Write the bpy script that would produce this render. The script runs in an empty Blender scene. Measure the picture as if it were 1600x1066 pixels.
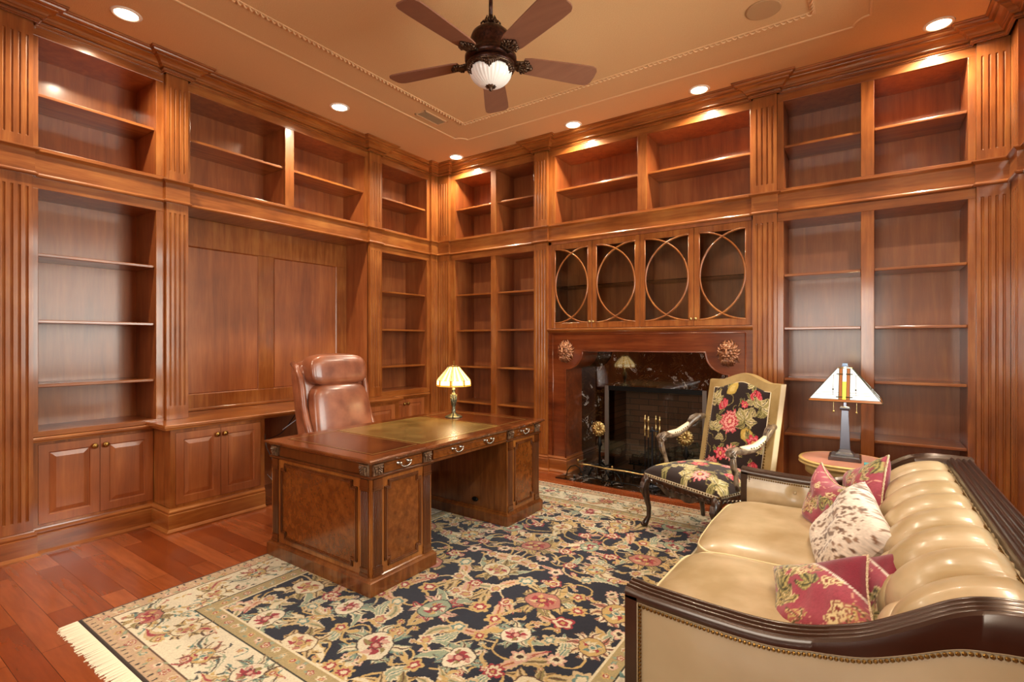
import bpy, bmesh, math, random
import numpy as np
from mathutils import Vector, Matrix
D = bpy.data
C = bpy.context.scene.collection
SC = bpy.context.scene
PI = math.pi
sin, cos = math.sin, math.cos
R = math.radians

# ------------------------------------------------------------------ camera, light, exposure
cam_d = D.cameras.new('camera'); cam = D.objects.new('camera', cam_d); C.objects.link(cam)
cam.location = (0, 0, 1.45)
cam.rotation_euler = (PI/2, 0, R(34.72))
cam_d.sensor_width = 36.0
cam_d.lens = 36.0*793.6/1600
cam_d.shift_y = 1.0/1600
cam_d.clip_start = 0.02
SC.camera = cam
SC.view_settings.view_transform = 'Standard'
SC.view_settings.look = 'None'
SC.view_settings.gamma = 1.0
SC.view_settings.use_curve_mapping = False
SC.view_settings.exposure = .32
SC.cycles.max_bounces = 7
SC.cycles.diffuse_bounces = 4
SC.cycles.glossy_bounces = 3
SC.cycles.transmission_bounces = 4
SC.cycles.transparent_max_bounces = 8
SC.cycles.caustics_reflective = False
SC.cycles.caustics_refractive = False
SC.cycles.sample_clamp_indirect = 6.0

wd = D.worlds.new('sky'); SC.world = wd; wd.use_nodes = True
bg = wd.node_tree.nodes['Background']
bg.inputs[0].default_value = (1.0, 0.965, 0.93, 1)
bg.inputs[1].default_value = 14

# room measurements (metres, camera stands at x=0 y=0)
LX, LW = -4.62, -5.02          # left cabinet faces, wall behind them
BY, BW = 4.95, 5.35            # back cabinet faces, wall behind them
RX = 0.88                      # right wall face
FY = -2.6                      # wall behind the camera
CZ = 3.72                      # ceiling
WIN = (2.05, 4.0, 0.9, 3.1) # window opening in the right wall: y0 y1 z0 z1
FILL_WIN = (-1.6, 0.3, 0.8, 2.6)  # added fill-light opening in the unseen front wall: x0 x1 z0 z1

def portal(name, loc, rot, sx, sy):
    l = D.lights.new(name, 'AREA'); l.shape = 'RECTANGLE'; l.size = sx; l.size_y = sy
    l.cycles.is_portal = True
    o = D.objects.new(name, l); C.objects.link(o); o.location = loc; o.rotation_euler = rot
    o['kind'] = 'structure'
portal('window_portal', (RX+.34, (WIN[0]+WIN[1])/2, (WIN[2]+WIN[3])/2), (0, R(90), 0), WIN[3]-WIN[2], WIN[1]-WIN[0])
portal('window_portal', ((FILL_WIN[0]+FILL_WIN[1])/2, FY-.34, (FILL_WIN[2]+FILL_WIN[3])/2), (R(90), 0, 0), FILL_WIN[1]-FILL_WIN[0], FILL_WIN[3]-FILL_WIN[2])  # portal for the added fill window behind the camera

CANS = [(-4.20,1.37),(-4.17,3.09),(-4.12,4.74),(-2.50,4.73),(-1.22,4.72),(0.44,4.72)]
CANS_OUT = [(-4.2,-.35),(-4.2,-2.0),(-2.5,-2.1),(-.9,-2.1),(.45,-2.0),(.45,-.3),(.45,1.4),(.45,3.05)]
def can_light(x, y):
    l = D.lights.new('downlight_bulb', 'SPOT'); l.energy = 96; l.color = (1.0, .86, .66)
    l.spot_size = R(150); l.spot_blend = .7; l.shadow_soft_size = .03
    o = D.objects.new('downlight_bulb', l); C.objects.link(o); o.location = (x, y, CZ-.03)
for p in CANS + CANS_OUT: can_light(*p)

# ------------------------------------------------------------------ materials
def new_mat(name):
    m = D.materials.new(name); m.use_nodes = True
    nt = m.node_tree; b = nt.nodes['Principled BSDF']
    return m, nt, b
def rgb(h, g=2.2):
    h = h.lstrip('#'); return tuple((int(h[i:i+2], 16)/255)**g for i in (0, 2, 4)) + (1,)
def plain(name, col, rough=.5, metal=0., coat=0., emit=None, es=0., spec=.5, noise=None, bump=0., bscale=60):
    m, nt, b = new_mat(name)
    c = rgb(col) if isinstance(col, str) else tuple(col)+(1,)
    b.inputs['Base Color'].default_value = c
    b.inputs['Roughness'].default_value = rough; b.inputs['Metallic'].default_value = metal
    b.inputs['Specular IOR Level'].default_value = spec
    if coat: b.inputs['Coat Weight'].default_value = coat; b.inputs['Coat Roughness'].default_value = .15
    if emit:
        b.inputs['Emission Color'].default_value = rgb(emit); b.inputs['Emission Strength'].default_value = es
    tc = nt.nodes.new('ShaderNodeTexCoord')
    n = nt.nodes.new('ShaderNodeTexNoise'); n.inputs['Scale'].default_value = bscale; n.inputs['Detail'].default_value = 4
    nt.links.new(tc.outputs['Object'], n.inputs['Vector'])
    if noise:
        r = nt.nodes.new('ShaderNodeValToRGB')
        r.color_ramp.elements[0].position = .35; r.color_ramp.elements[1].position = .68
        r.color_ramp.elements[0].color = rgb(noise); r.color_ramp.elements[1].color = c
        nt.links.new(n.outputs['Fac'], r.inputs['Fac']); nt.links.new(r.outputs['Color'], b.inputs['Base Color'])
    if bump:
        bp = nt.nodes.new('ShaderNodeBump'); bp.inputs['Strength'].default_value = bump; bp.inputs['Distance'].default_value = .01
        nt.links.new(n.outputs['Fac'], bp.inputs['Height']); nt.links.new(bp.outputs['Normal'], b.inputs['Normal'])
    return m
def wood(name, axis, dark, mid, light, rough=.40, scale=7., stretch=.09, coat=.8, coat_rough=.12, blotch=2.2, spec=.6):
    m, nt, b = new_mat(name)
    L = nt.links.new
    tc = nt.nodes.new('ShaderNodeTexCoord')
    mp = nt.nodes.new('ShaderNodeMapping')
    s = [1., 1., 1.]; s['xyz'.index(axis)] = stretch
    mp.inputs['Scale'].default_value = s
    L(tc.outputs['Object'], mp.inputs['Vector'])
    n1 = nt.nodes.new('ShaderNodeTexNoise'); n1.inputs['Scale'].default_value = scale*3.2; n1.inputs['Detail'].default_value = 7; n1.inputs['Distortion'].default_value = .6
    L(mp.outputs['Vector'], n1.inputs['Vector'])
    n2 = nt.nodes.new('ShaderNodeTexNoise'); n2.inputs['Scale'].default_value = blotch; n2.inputs['Detail'].default_value = 3
    L(tc.outputs['Object'], n2.inputs['Vector'])
    n3 = nt.nodes.new('ShaderNodeTexNoise'); n3.inputs['Scale'].default_value = scale*16; n3.inputs['Detail'].default_value = 3
    L(mp.outputs['Vector'], n3.inputs['Vector'])
    a = nt.nodes.new('ShaderNodeMath'); a.operation = 'MULTIPLY_ADD'; a.inputs[1].default_value = .42
    L(n1.outputs['Fac'], a.inputs[0])
    mm = nt.nodes.new('ShaderNodeMath'); mm.operation = 'MULTIPLY'; mm.inputs[1].default_value = .46
    L(n2.outputs['Fac'], mm.inputs[0]); L(mm.outputs[0], a.inputs[2])
    a2 = nt.nodes.new('ShaderNodeMath'); a2.operation = 'MULTIPLY_ADD'; a2.inputs[1].default_value = .14
    L(n3.outputs['Fac'], a2.inputs[0]); L(a.outputs[0], a2.inputs[2])
    r = nt.nodes.new('ShaderNodeValToRGB'); e = r.color_ramp.elements
    e[0].position = .36; e[0].color = rgb(dark); e[1].position = .66; e[1].color = rgb(light)
    k = e.new(.51); k.color = rgb(mid)
    L(a2.outputs[0], r.inputs['Fac'])
    L(r.outputs['Color'], b.inputs['Base Color'])
    b.inputs['Roughness'].default_value = rough
    b.inputs['Specular IOR Level'].default_value = spec; b.inputs['Specular Tint'].default_value = (1, .70, .52, 1)
    b.inputs['Coat Weight'].default_value = coat; b.inputs['Coat Roughness'].default_value = coat_rough
    bp = nt.nodes.new('ShaderNodeBump'); bp.inputs['Strength'].default_value = .05; bp.inputs['Distance'].default_value = .004
    L(a2.outputs[0], bp.inputs['Height']); L(bp.outputs['Normal'], b.inputs['Normal'])
    return m
WD = ('#683514', '#8a4e23', '#a66a35')
WZ = wood('stained_maple_upright_grain', 'z', *WD)
WXm = wood('stained_maple_grain_along_back', 'x', *WD)
WYm = wood('stained_maple_grain_along_left', 'y', *WD)
PD = ('#71391c', '#904f28', '#a96637')
PZ = wood('stained_maple_panel', 'z', *PD, rough=.46, scale=5, blotch=1.6, coat=.55, coat_rough=.17, spec=1.)
MH = wood('mantel_mahogany', 'x', '#471e0f', '#683017', '#824524', rough=.3)
MHZ = wood('mantel_mahogany_upright', 'z', '#4a1a0c', '#6e2e16', '#8a4020', rough=.3)
DARKW = wood('espresso_wood', 'y', '#170b08', '#20100b', '#2a160f', rough=.3, coat=.3, coat_rough=.14)
DARKX = wood('espresso_wood_arm', 'x', '#170b08', '#20100b', '#2a160f', rough=.3, coat=.3, coat_rough=.14)
DTOP = wood('desk_walnut_top', 'x', '#42200f', '#5f331a', '#774423', rough=.22, scale=4, stretch=.5, coat=.7, coat_rough=.1, blotch=5)
DWAL = wood('desk_walnut', 'z', '#3f200e', '#5e3418', '#7a4a25', rough=.32, scale=10)
DEDGE = wood('desk_dark_moulding', 'z', '#34190c', '#4c2812', '#663b1d', rough=.3, scale=8)
DBAND = wood('desk_cross_banding', 'z', '#5a3116', '#78451f', '#925c2a', rough=.3, scale=14, stretch=.12)
BURL = wood('desk_burl_veneer', 'z', '#4c270f', '#5f3315', '#71411d', rough=.25, scale=12, stretch=.8, blotch=18, coat=.6)
def leather(name, c1, c2, rough=.33, scale=3.5, bump=.12, coat=.2):
    m = plain(name, c1, rough, noise=c2, bump=bump, bscale=scale, coat=coat)
    return m
SOFAL = leather('olive_tan_leather', '#bda684', '#a08862', .36, 5, .05, .22)
SOFAP = leather('pale_leather_panel', '#a08c6c', '#8e7a5b', .34, 3, .02, .2)
CHAIRL = leather('brown_club_leather', '#9c5f43', '#74402b', .34, 7, .05, .4)
DESKL = plain('olive_gold_leather_inlay', '#83693a', .26, noise='#5f4924', bscale=5, coat=.5, bump=.02)
BRASS = plain('brass', '#c4ac78', .28, 1., noise='#a58d5c', bscale=80)
BRASSO = plain('antique_brass', '#b08c4e', .3, 1., noise='#8a6a36', bscale=90)
PEWTER = plain('aged_silver_metal', '#d6d0c6', .25, 1., noise='#8a8074', bscale=120)
STEEL = plain('dark_steel', '#3a3d44', .3, 1.)
IRON = plain('wrought_iron', '#12110f', .45, .6)
CEIL = plain('tan_ceiling_paint', '#d4aa78', .85, bump=.25, bscale=120, noise='#cfa472')
CEILT = plain('tan_ceiling_trim_paint', '#d8ae7e', .7)
WALLP = plain('warm_beige_wall_paint', '#c8a57a', .85)
WHITE = plain('white_trim_paint', '#e8e2d6', .5)
BULB = plain('lit_bulb', '#ffffff', .5, emit='#fff0d0', es=14)
def glass_mat(name, tint, alpha=.12):
    m = D.materials.new(name); m.use_nodes = True; nt = m.node_tree
    nt.nodes.remove(nt.nodes['Principled BSDF'])
    t = nt.nodes.new('ShaderNodeBsdfTransparent'); t.inputs[0].default_value = tint
    g = nt.nodes.new('ShaderNodeBsdfGlossy'); g.inputs['Roughness'].default_value = .03
    f = nt.nodes.new('ShaderNodeFresnel'); f.inputs[0].default_value = 1.45
    mx = nt.nodes.new('ShaderNodeMixShader')
    nt.links.new(f.outputs[0], mx.inputs[0]); nt.links.new(t.outputs[0], mx.inputs[1]); nt.links.new(g.outputs[0], mx.inputs[2])
    nt.links.new(mx.outputs[0], nt.nodes['Material Output'].inputs['Surface'])
    return m
GLASS = glass_mat('clear_glass', (.93, .96, .94, 1))
GLASSG = glass_mat('greenish_shelf_glass', (.55, .75, .66, 1))
def floor_mat():
    m, nt, b = new_mat('cherry_plank_floor'); L = nt.links.new
    tc = nt.nodes.new('ShaderNodeTexCoord')
    br = nt.nodes.new('ShaderNodeTexBrick'); br.offset = .37; br.squash = 1
    br.inputs['Scale'].default_value = 1; br.inputs['Brick Width'].default_value = 1.15; br.inputs['Row Height'].default_value = .115
    br.inputs['Mortar Size'].default_value = .0012; br.inputs['Mortar Smooth'].default_value = .2; br.inputs['Bias'].default_value = 0
    br.inputs['Color1'].default_value = (0, 0, 0, 1); br.inputs['Color2'].default_value = (1, 1, 1, 1); br.inputs['Mortar'].default_value = (.5, .5, .5, 1)
    L(tc.outputs['Object'], br.inputs['Vector'])
    mp = nt.nodes.new('ShaderNodeMapping'); mp.inputs['Scale'].default_value = (.12, 1, 1); L(tc.outputs['Object'], mp.inputs['Vector'])
    n = nt.nodes.new('ShaderNodeTexNoise'); n.inputs['Scale'].default_value = 34; n.inputs['Detail'].default_value = 6; n.inputs['Distortion'].default_value = .25
    L(mp.outputs['Vector'], n.inputs['Vector'])
    r1 = nt.nodes.new('ShaderNodeValToRGB'); e = r1.color_ramp.elements
    e[0].color = rgb('#743519'); e[1].color = rgb('#985330'); k = e.new(.5); k.color = rgb('#854425')
    L(br.outputs['Color'], r1.inputs['Fac'])
    r2 = nt.nodes.new('ShaderNodeValToRGB'); e = r2.color_ramp.elements
    e[0].position = .3; e[0].color = (.80, .76, .72, 1); e[1].position = .7; e[1].color = (1.08, 1.06, 1.03, 1)
    L(n.outputs['Fac'], r2.inputs['Fac'])
    mx = nt.nodes.new('ShaderNodeMix'); mx.data_type = 'RGBA'; mx.blend_type = 'MULTIPLY'; mx.inputs[0].default_value = 1
    L(r1.outputs['Color'], mx.inputs[6]); L(r2.outputs['Color'], mx.inputs[7])
    mo = nt.nodes.new('ShaderNodeMix'); mo.data_type = 'RGBA'; mo.inputs[7].default_value = rgb('#2c1009')
    L(br.outputs['Fac'], mo.inputs[0]); L(mx.outputs[2], mo.inputs[6])
    L(mo.outputs[2], b.inputs['Base Color'])
    b.inputs['Roughness'].default_value = .27; b.inputs['Coat Weight'].default_value = .35; b.inputs['Coat Roughness'].default_value = .16
    bp = nt.nodes.new('ShaderNodeBump'); bp.inputs['Strength'].default_value = .15; bp.inputs['Distance'].default_value = .003; bp.invert = True
    L(br.outputs['Fac'], bp.inputs['Height']); L(bp.outputs['Normal'], b.inputs['Normal'])
    return m
FLOORM = floor_mat()
def marble_mat():
    m, nt, b = new_mat('black_gold_marble'); L = nt.links.new
    tc = nt.nodes.new('ShaderNodeTexCoord')
    n = nt.nodes.new('ShaderNodeTexNoise'); n.inputs['Scale'].default_value = 5.2; n.inputs['Detail'].default_value = 10; n.inputs['Distortion'].default_value = 1.1; n.inputs['Roughness'].default_value = .74
    L(tc.outputs['Object'], n.inputs['Vector'])
    r = nt.nodes.new('ShaderNodeValToRGB'); e = r.color_ramp.elements
    e[0].position = .38; e[0].color = rgb('#0a0706'); e[1].position = .72; e[1].color = rgb('#3a2a1c')
    for p, c in ((.445, '#0d0a09'), (.455, '#4a2f18'), (.463, '#0c0908'), (.512, '#0b0908'), (.520, '#6e4d2c'), (.528, '#0e0b09'), (.575, '#0d0a08'), (.592, '#3a2a1e'), (.604, '#f2ece4'), (.614, '#8a7c70'), (.622, '#120d0a')):
        k = e.new(p); k.color = rgb(c)
    L(n.outputs['Fac'], r.inputs['Fac']); L(r.outputs['Color'], b.inputs['Base Color'])
    b.inputs['Roughness'].default_value = .05; b.inputs['Specular IOR Level'].default_value = .9; b.inputs['Coat Weight'].default_value = 1; b.inputs['Coat Roughness'].default_value = .02
    return m
MARBLE = marble_mat()
def brick_mat():
    m, nt, b = new_mat('sooty_firebrick'); L = nt.links.new
    tc = nt.nodes.new('ShaderNodeTexCoord'); mp = nt.nodes.new('ShaderNodeMapping'); mp.inputs['Rotation'].default_value = (R(90), 0, 0)
    L(tc.outputs['Object'], mp.inputs['Vector'])
    br = nt.nodes.new('ShaderNodeTexBrick'); br.inputs['Scale'].default_value = 1; br.inputs['Brick Width'].default_value = .23; br.inputs['Row Height'].default_value = .07; br.inputs['Mortar Size'].default_value = .004
    br.inputs['Color1'].default_value = rgb('#8a6048'); br.inputs['Color2'].default_value = rgb('#664330'); br.inputs['Mortar'].default_value = rgb('#4a3a30')
    L(mp.outputs['Vector'], br.inputs['Vector']); L(br.outputs['Color'], b.inputs['Base Color'])
    b.inputs['Roughness'].default_value = .8
    return m
BRICK = brick_mat()
def attr_mat(name, rough=.9, bump=.0, bscale=400, sheen=0, coat=0):
    m, nt, b = new_mat(name); L = nt.links.new
    a = nt.nodes.new('ShaderNodeAttribute'); a.attribute_name = 'Col'
    L(a.outputs['Color'], b.inputs['Base Color'])
    b.inputs['Roughness'].default_value = rough
    b.inputs['Specular IOR Level'].default_value = .25
    if sheen: b.inputs['Sheen Weight'].default_value = sheen
    if coat: b.inputs['Coat Weight'].default_value = coat
    if bump:
        tc = nt.nodes.new('ShaderNodeTexCoord'); n = nt.nodes.new('ShaderNodeTexNoise'); n.inputs['Scale'].default_value = bscale
        L(tc.outputs['Object'], n.inputs['Vector'])
        bp = nt.nodes.new('ShaderNodeBump'); bp.inputs['Strength'].default_value = bump; bp.inputs['Distance'].default_value = .004
        L(n.outputs['Fac'], bp.inputs['Height']); L(bp.outputs['Normal'], b.inputs['Normal'])
    return m

# ------------------------------------------------------------------ object helpers
ORI = {}
def thing(name, label, cat, loc=(0, 0, 0), rotz=0, group=None):
    o = D.objects.new(name, None); o.empty_display_size = .1; C.objects.link(o)
    o.location = loc; o.rotation_euler = (0, 0, rotz)
    o['label'] = label; o['category'] = cat
    if group: o['group'] = group
    ORI[o.name] = Vector(loc) if rotz == 0 else Vector((0, 0, 0))
    return o
def tag(o, label, cat, group=None, kind=None):
    o['label'] = label; o['category'] = cat
    if group: o['group'] = group
    if kind: o['kind'] = kind
    return o
def fin(bm, smooth=False):
    bmesh.ops.recalc_face_normals(bm, faces=bm.faces)
def obj(name, bm, mat, parent=None, smooth=False, bevel=0, label=None, recalc=True, sub=0):
    """links bm as one mesh; vertices are in the coordinates of the thing (world coordinates when it is not rotated)"""
    if recalc: bmesh.ops.recalc_face_normals(bm, faces=bm.faces)
    off = Vector((0, 0, 0)); p = parent
    if parent is not None:
        off = ORI.get(parent.name, Vector((0, 0, 0)))
    else:
        # a top-level mesh gets its origin at the middle of its base
        xs = [v.co for v in bm.verts]
        if xs:
            off = Vector(((min(c.x for c in xs)+max(c.x for c in xs))/2, (min(c.y for c in xs)+max(c.y for c in xs))/2, min(c.z for c in xs)))
    for v in bm.verts: v.co -= off
    me = D.meshes.new(name); bm.to_mesh(me); bm.free()
    if isinstance(mat, (list, tuple)):
        for q in mat: me.materials.append(q)
    else: me.materials.append(mat)
    if smooth:
        me.polygons.foreach_set('use_smooth', [True]*len(me.polygons))
        if smooth == 'auto': me.set_sharp_from_angle(angle=R(38))
    o = D.objects.new(name, me); C.objects.link(o)
    if parent is not None:
        o.parent = parent; ORI[o.name] = off
    else: o.location = off
    if smooth == 'auto' or bevel:
        pass
    if bevel:
        b = o.modifiers.new('bevel', 'BEVEL'); b.width = bevel; b.segments = 2; b.limit_method = 'ANGLE'; b.angle_limit = R(40)
    if sub:
        s = o.modifiers.new('subdivision', 'SUBSURF'); s.levels = sub; s.render_levels = sub
    if label: o['label'] = label
    return o
def struct(name, bm, mat, bevel=0, smooth=False):
    o = obj(name, bm, mat, None, smooth=smooth, bevel=bevel); o['kind'] = 'structure'; return o
def BM(): return bmesh.new()
def box(bm, x0, x1, y0, y1, z0, z1, mi=0):
    v = [bm.verts.new((x, y, z)) for x in (x0, x1) for y in (y0, y1) for z in (z0, z1)]
    for f in ((0,1,3,2),(4,6,7,5),(0,4,5,1),(2,3,7,6),(0,2,6,4),(1,5,7,3)):
        fc = bm.faces.new([v[i] for i in f]); fc.material_index = mi
    return bm
def quadbox(bm, pts_bottom, pts_top):
    a = [bm.verts.new(p) for p in pts_bottom]; b = [bm.verts.new(p) for p in pts_top]; n = len(a)
    bm.faces.new(a[::-1]); bm.faces.new(b)
    for i in range(n): bm.faces.new((a[i], a[(i+1) % n], b[(i+1) % n], b[i]))
    return bm
def lathe(bm, prof, cx=0, cy=0, n=24, cap=True, lobes=0, amp=0, sq=False):
    rings = []
    for r, z in prof:
        ring = []
        for k in range(n):
            a = 2*PI*k/n
            rr = r*(1+amp*cos(lobes*a)) if lobes else r
            ring.append(bm.verts.new((cx+rr*cos(a), cy+rr*sin(a), z)))
        rings.append(ring)
    for i in range(len(rings)-1):
        for k in range(n):
            bm.faces.new((rings[i][k], rings[i][(k+1) % n], rings[i+1][(k+1) % n], rings[i+1][k]))
    if cap:
        bm.faces.new(rings[0][::-1]); bm.faces.new(rings[-1])
    return bm
def tube(bm, pts, r, n=8, closed=False, flat=None):
    """r: number or list; sweeps a circle along pts"""
    pts = [Vector(p) for p in pts]; m = len(pts)
    rs = r if isinstance(r, (list, tuple)) else [r]*m
    rings = []; up = None
    for i, p in enumerate(pts):
        if closed: t = pts[(i+1) % m]-pts[i-1]
        else: t = pts[min(i+1, m-1)]-pts[max(i-1, 0)]
        if t.length < 1e-9: t = Vector((0, 0, 1))
        t.normalize()
        if up is None:
            up = Vector((0, 0, 1)) if abs(t.z) < .9 else Vector((1, 0, 0))
        s = t.cross(up)
        if s.length < 1e-6: s = t.cross(Vector((0, 1, 0)))
        s.normalize(); up = s.cross(t).normalized()
        fx, fy = (1, 1) if flat is None else flat
        rings.append([bm.verts.new(p+(s*cos(2*PI*k/n)*fx+up*sin(2*PI*k/n)*fy)*rs[i]) for k in range(n)])
    for i in range(m if closed else m-1):
        a, b = rings[i], rings[(i+1) % m]
        for k in range(n): bm.faces.new((a[k], a[(k+1) % n], b[(k+1) % n], b[k]))
    if not closed:
        bm.faces.new(rings[0][::-1]); bm.faces.new(rings[-1])
    return bm
def ball(bm, c, r, seg=10, ring=7, sx=1, sy=1, sz=1):
    c = Vector(c)
    res = bmesh.ops.create_uvsphere(bm, u_segments=seg, v_segments=ring, radius=r)
    for v in res['verts']: v.co = Vector((v.co.x*sx, v.co.y*sy, v.co.z*sz))+c
    return bm
def sweep(bm, path, prof, closed_prof=True, side=1, bymat=True):
    """moulding: profile [(out, z)] run along a plan path [(x,y)] with mitred corners; out is to the right of the path times side"""
    P = [Vector(p) for p in path]; n = len(P); rings = []
    for i in range(n):
        def nrm(a, b):
            t = (b-a).normalized(); return Vector((t.y, -t.x))*side
        if i == 0: m = nrm(P[0], P[1])
        elif i == n-1: m = nrm(P[-2], P[-1])
        else:
            a, b = nrm(P[i-1], P[i]), nrm(P[i], P[i+1]); m = a+b
            m = m/max(m.dot(a), .2)
        rings.append([bm.verts.new((P[i].x+m.x*o, P[i].y+m.y*o, z)) for o, z in prof])
    k = len(prof)
    for i in range(n-1):
        for j in range(k if closed_prof else k-1):
            f_ = bm.faces.new((rings[i][j], rings[i][(j+1) % k], rings[i+1][(j+1) % k], rings[i+1][j]))
            f_.material_index = 1 if (bymat and abs(P[i+1].x-P[i].x) > abs(P[i+1].y-P[i].y)) else 0
    if closed_prof: bm.faces.new(rings[0]); bm.faces.new(rings[-1][::-1])
    return bm
# wall coordinates: u along the wall, d out of the cabinet face into the room, z up
def W(wall, u, d, z):
    if wall == 'L': return (LX+d, u, z)
    if wall == 'B': return (u, BY-d, z)
    if wall == 'R': return (RX-d, u, z)
def wbox(bm, wall, u0, u1, d0, d1, z0, z1):
    a, b = W(wall, u0, d0, z0), W(wall, u1, d1, z1)
    return box(bm, min(a[0], b[0]), max(a[0], b[0]), min(a[1], b[1]), max(a[1], b[1]), z0, z1)
# ------------------------------------------------------------------ the room
bm = BM(); box(bm, LW-.2, RX+.35, FY-.35, BW+.6, -.1, 0); struct('floor', bm, FLOORM)
bm = BM(); box(bm, LW-.2, RX+.35, FY-.35, BW+.2, CZ, CZ+.1); struct('ceiling', bm, CEIL)
bm = BM(); box(bm, LW-.15, LW, FY, BW, 0, CZ); struct('wall_left', bm, PZ)
FBX = (-2.37, -1.34, 0.93)   # hole for the firebox: x0 x1 top
bm = BM()
box(bm, LW, FBX[0], BW, BW+.15, 0, CZ); box(bm, FBX[1], RX+.3, BW, BW+.15, 0, CZ); box(bm, FBX[0], FBX[1], BW, BW+.15, FBX[2], CZ)
struct('wall_back', bm, PZ)
bm = BM(); y0, y1, z0, z1 = WIN
box(bm, RX, RX+.3, FY, y0, 0, CZ); box(bm, RX, RX+.3, y1, BW, 0, CZ); box(bm, RX, RX+.3, y0, y1, 0, z0); box(bm, RX, RX+.3, y0, y1, z1, CZ)
struct('wall_right', bm, PZ)
bm = BM(); x0, x1, z0, z1 = FILL_WIN
box(bm, LW, x0, FY-.3, FY, 0, CZ); box(bm, x1, RX, FY-.3, FY, 0, CZ); box(bm, x0, x1, FY-.3, FY, 0, z0); box(bm, x0, x1, FY-.3, FY, z1, CZ)
struct('wall_front', bm, PZ)
# windows; the one behind the camera is added as fill
y0, y1, z0, z1 = WIN
bm = BM(); x = RX+.12
for a, b in ((y0, y0+.06), (y1-.06, y1)): box(bm, x, x+.06, a, b, z0, z1)
for a, b in ((z0, z0+.06), (z1-.06, z1)): box(bm, x, x+.06, y0, y1, a, b)
for k in (1, 2): box(bm, x+.01, x+.05, y0+(y1-y0)*k/3-.03, y0+(y1-y0)*k/3+.03, z0, z1)
box(bm, x+.01, x+.05, y0, y1, 2.3, 2.35)
w1 = struct('window_1', bm, WHITE)
bm = BM(); box(bm, x+.025, x+.035, y0, y1, z0, z1)
p = obj('pane', bm, GLASS, None); p.parent = w1; p.matrix_parent_inverse = Matrix.Translation(-w1.location)
x0, x1, z0, z1 = FILL_WIN
bm = BM(); y = FY-.18
for a, b in ((x0, x0+.06), (x1-.06, x1), ((x0+x1)/2-.03, (x0+x1)/2+.03)): box(bm, a, b, y, y+.06, z0, z1)
for a, b in ((z0, z0+.06), (z1-.06, z1)): box(bm, x0, x1, y, y+.06, a, b)
w2 = struct('added_fill_window', bm, WHITE)  # unseen window added to light the back wall
bm = BM(); box(bm, x0, x1, y+.025, y+.035, z0, z1)
p = obj('pane', bm, GLASS, None); p.parent = w2; p.matrix_parent_inverse = Matrix.Translation(-w2.location)

# mouldings that run round the room, stepping out round every pilaster
PROJ = .035
LP = [(.80, .972), (1.765, 1.925), (3.80, 3.965), (4.795, BY)]          # pilasters of the left wall (y ranges)
BP = [(LX, -4.40), (-3.095, -2.925), (-.81, -.62), (.668, RX)]         # pilasters of the back wall (x ranges)
def face_path(pj, start=FY+.0, right_end=FY, rp=((4.70, BY),), e=.0):
    pts = [(LX, start)]
    for a, b in LP[:-1]:
        pts += [(LX, a-e), (LX+pj, a-e), (LX+pj, b+e), (LX, b+e)]
    a = LP[-1][0]-e; pts += [(LX, a), (LX+pj, a), (LX+pj, BY-pj)]
    b = BP[0][1]+e; pts += [(b, BY-pj), (b, BY)]
    for a, b in BP[1:-1]:
        pts += [(a-e, BY), (a-e, BY-pj), (b+e, BY-pj), (b+e, BY)]
    a = BP[-1][0]-e; pts += [(a, BY), (a, BY-pj), (RX-pj, BY-pj)]
    b = rp[0][0]-e; pts += [(RX-pj, b), (RX, b), (RX, right_end)]
    return pts
# crown
c0 = 3.595
prof = [(0, c0), (.008, c0), (.008, c0+.008), (.018, c0+.010), (.022, c0+.016), (.018, c0+.022), (.012, c0+.024), (.012, c0+.030), (.030, c0+.032), (.038, c0+.040), (.038, c0+.046), (.044, c0+.048), (.052, c0+.060), (.066, c0+.072), (.086, c0+.080), (.090, c0+.084), (.090, c0+.090), (.106, c0+.092), (.118, c0+.098), (.122, c0+.106), (.122, c0+.110), (.134, c0+.112), (.138, c0+.118), (.138, CZ-.001), (0, CZ-.001)]
bm = BM(); sweep(bm, face_path(.05, e=.015), prof); struct('trim_1', bm, [WYm, WXm])
# top rail between crown and the upper openings is part of the upper bookcases; band between the tiers
b0, b1 = 2.575, 2.742
prof = [(0, b0-.008), (.014, b0-.008), (.022, b0), (.022, b0+.008), (.012, b0+.014), (.008, b0+.02), (.008, b1-.02), (.012, b1-.014), (.022, b1-.006), (.03, b1), (.03, b1+.008), (.02, b1+.012), (0, b1+.012)]
bm = BM(); sweep(bm, face_path(PROJ), prof); struct('trim_2', bm, [WYm, WXm])
bm = BM()
wbox(bm, 'L', FY, BY, -.03, .0, b0-.008, b1+.012); wbox(bm, 'B', LX, RX, -.03, 0, b0-.008, b1+.012)
struct('trim_3', bm, WYm)
# nook soffit behind the band
bm = BM(); wbox(bm, 'L', 1.93, 3.80, -.40, -.03, 2.572, 2.742); struct('trim_4', bm, WXm)
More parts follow.
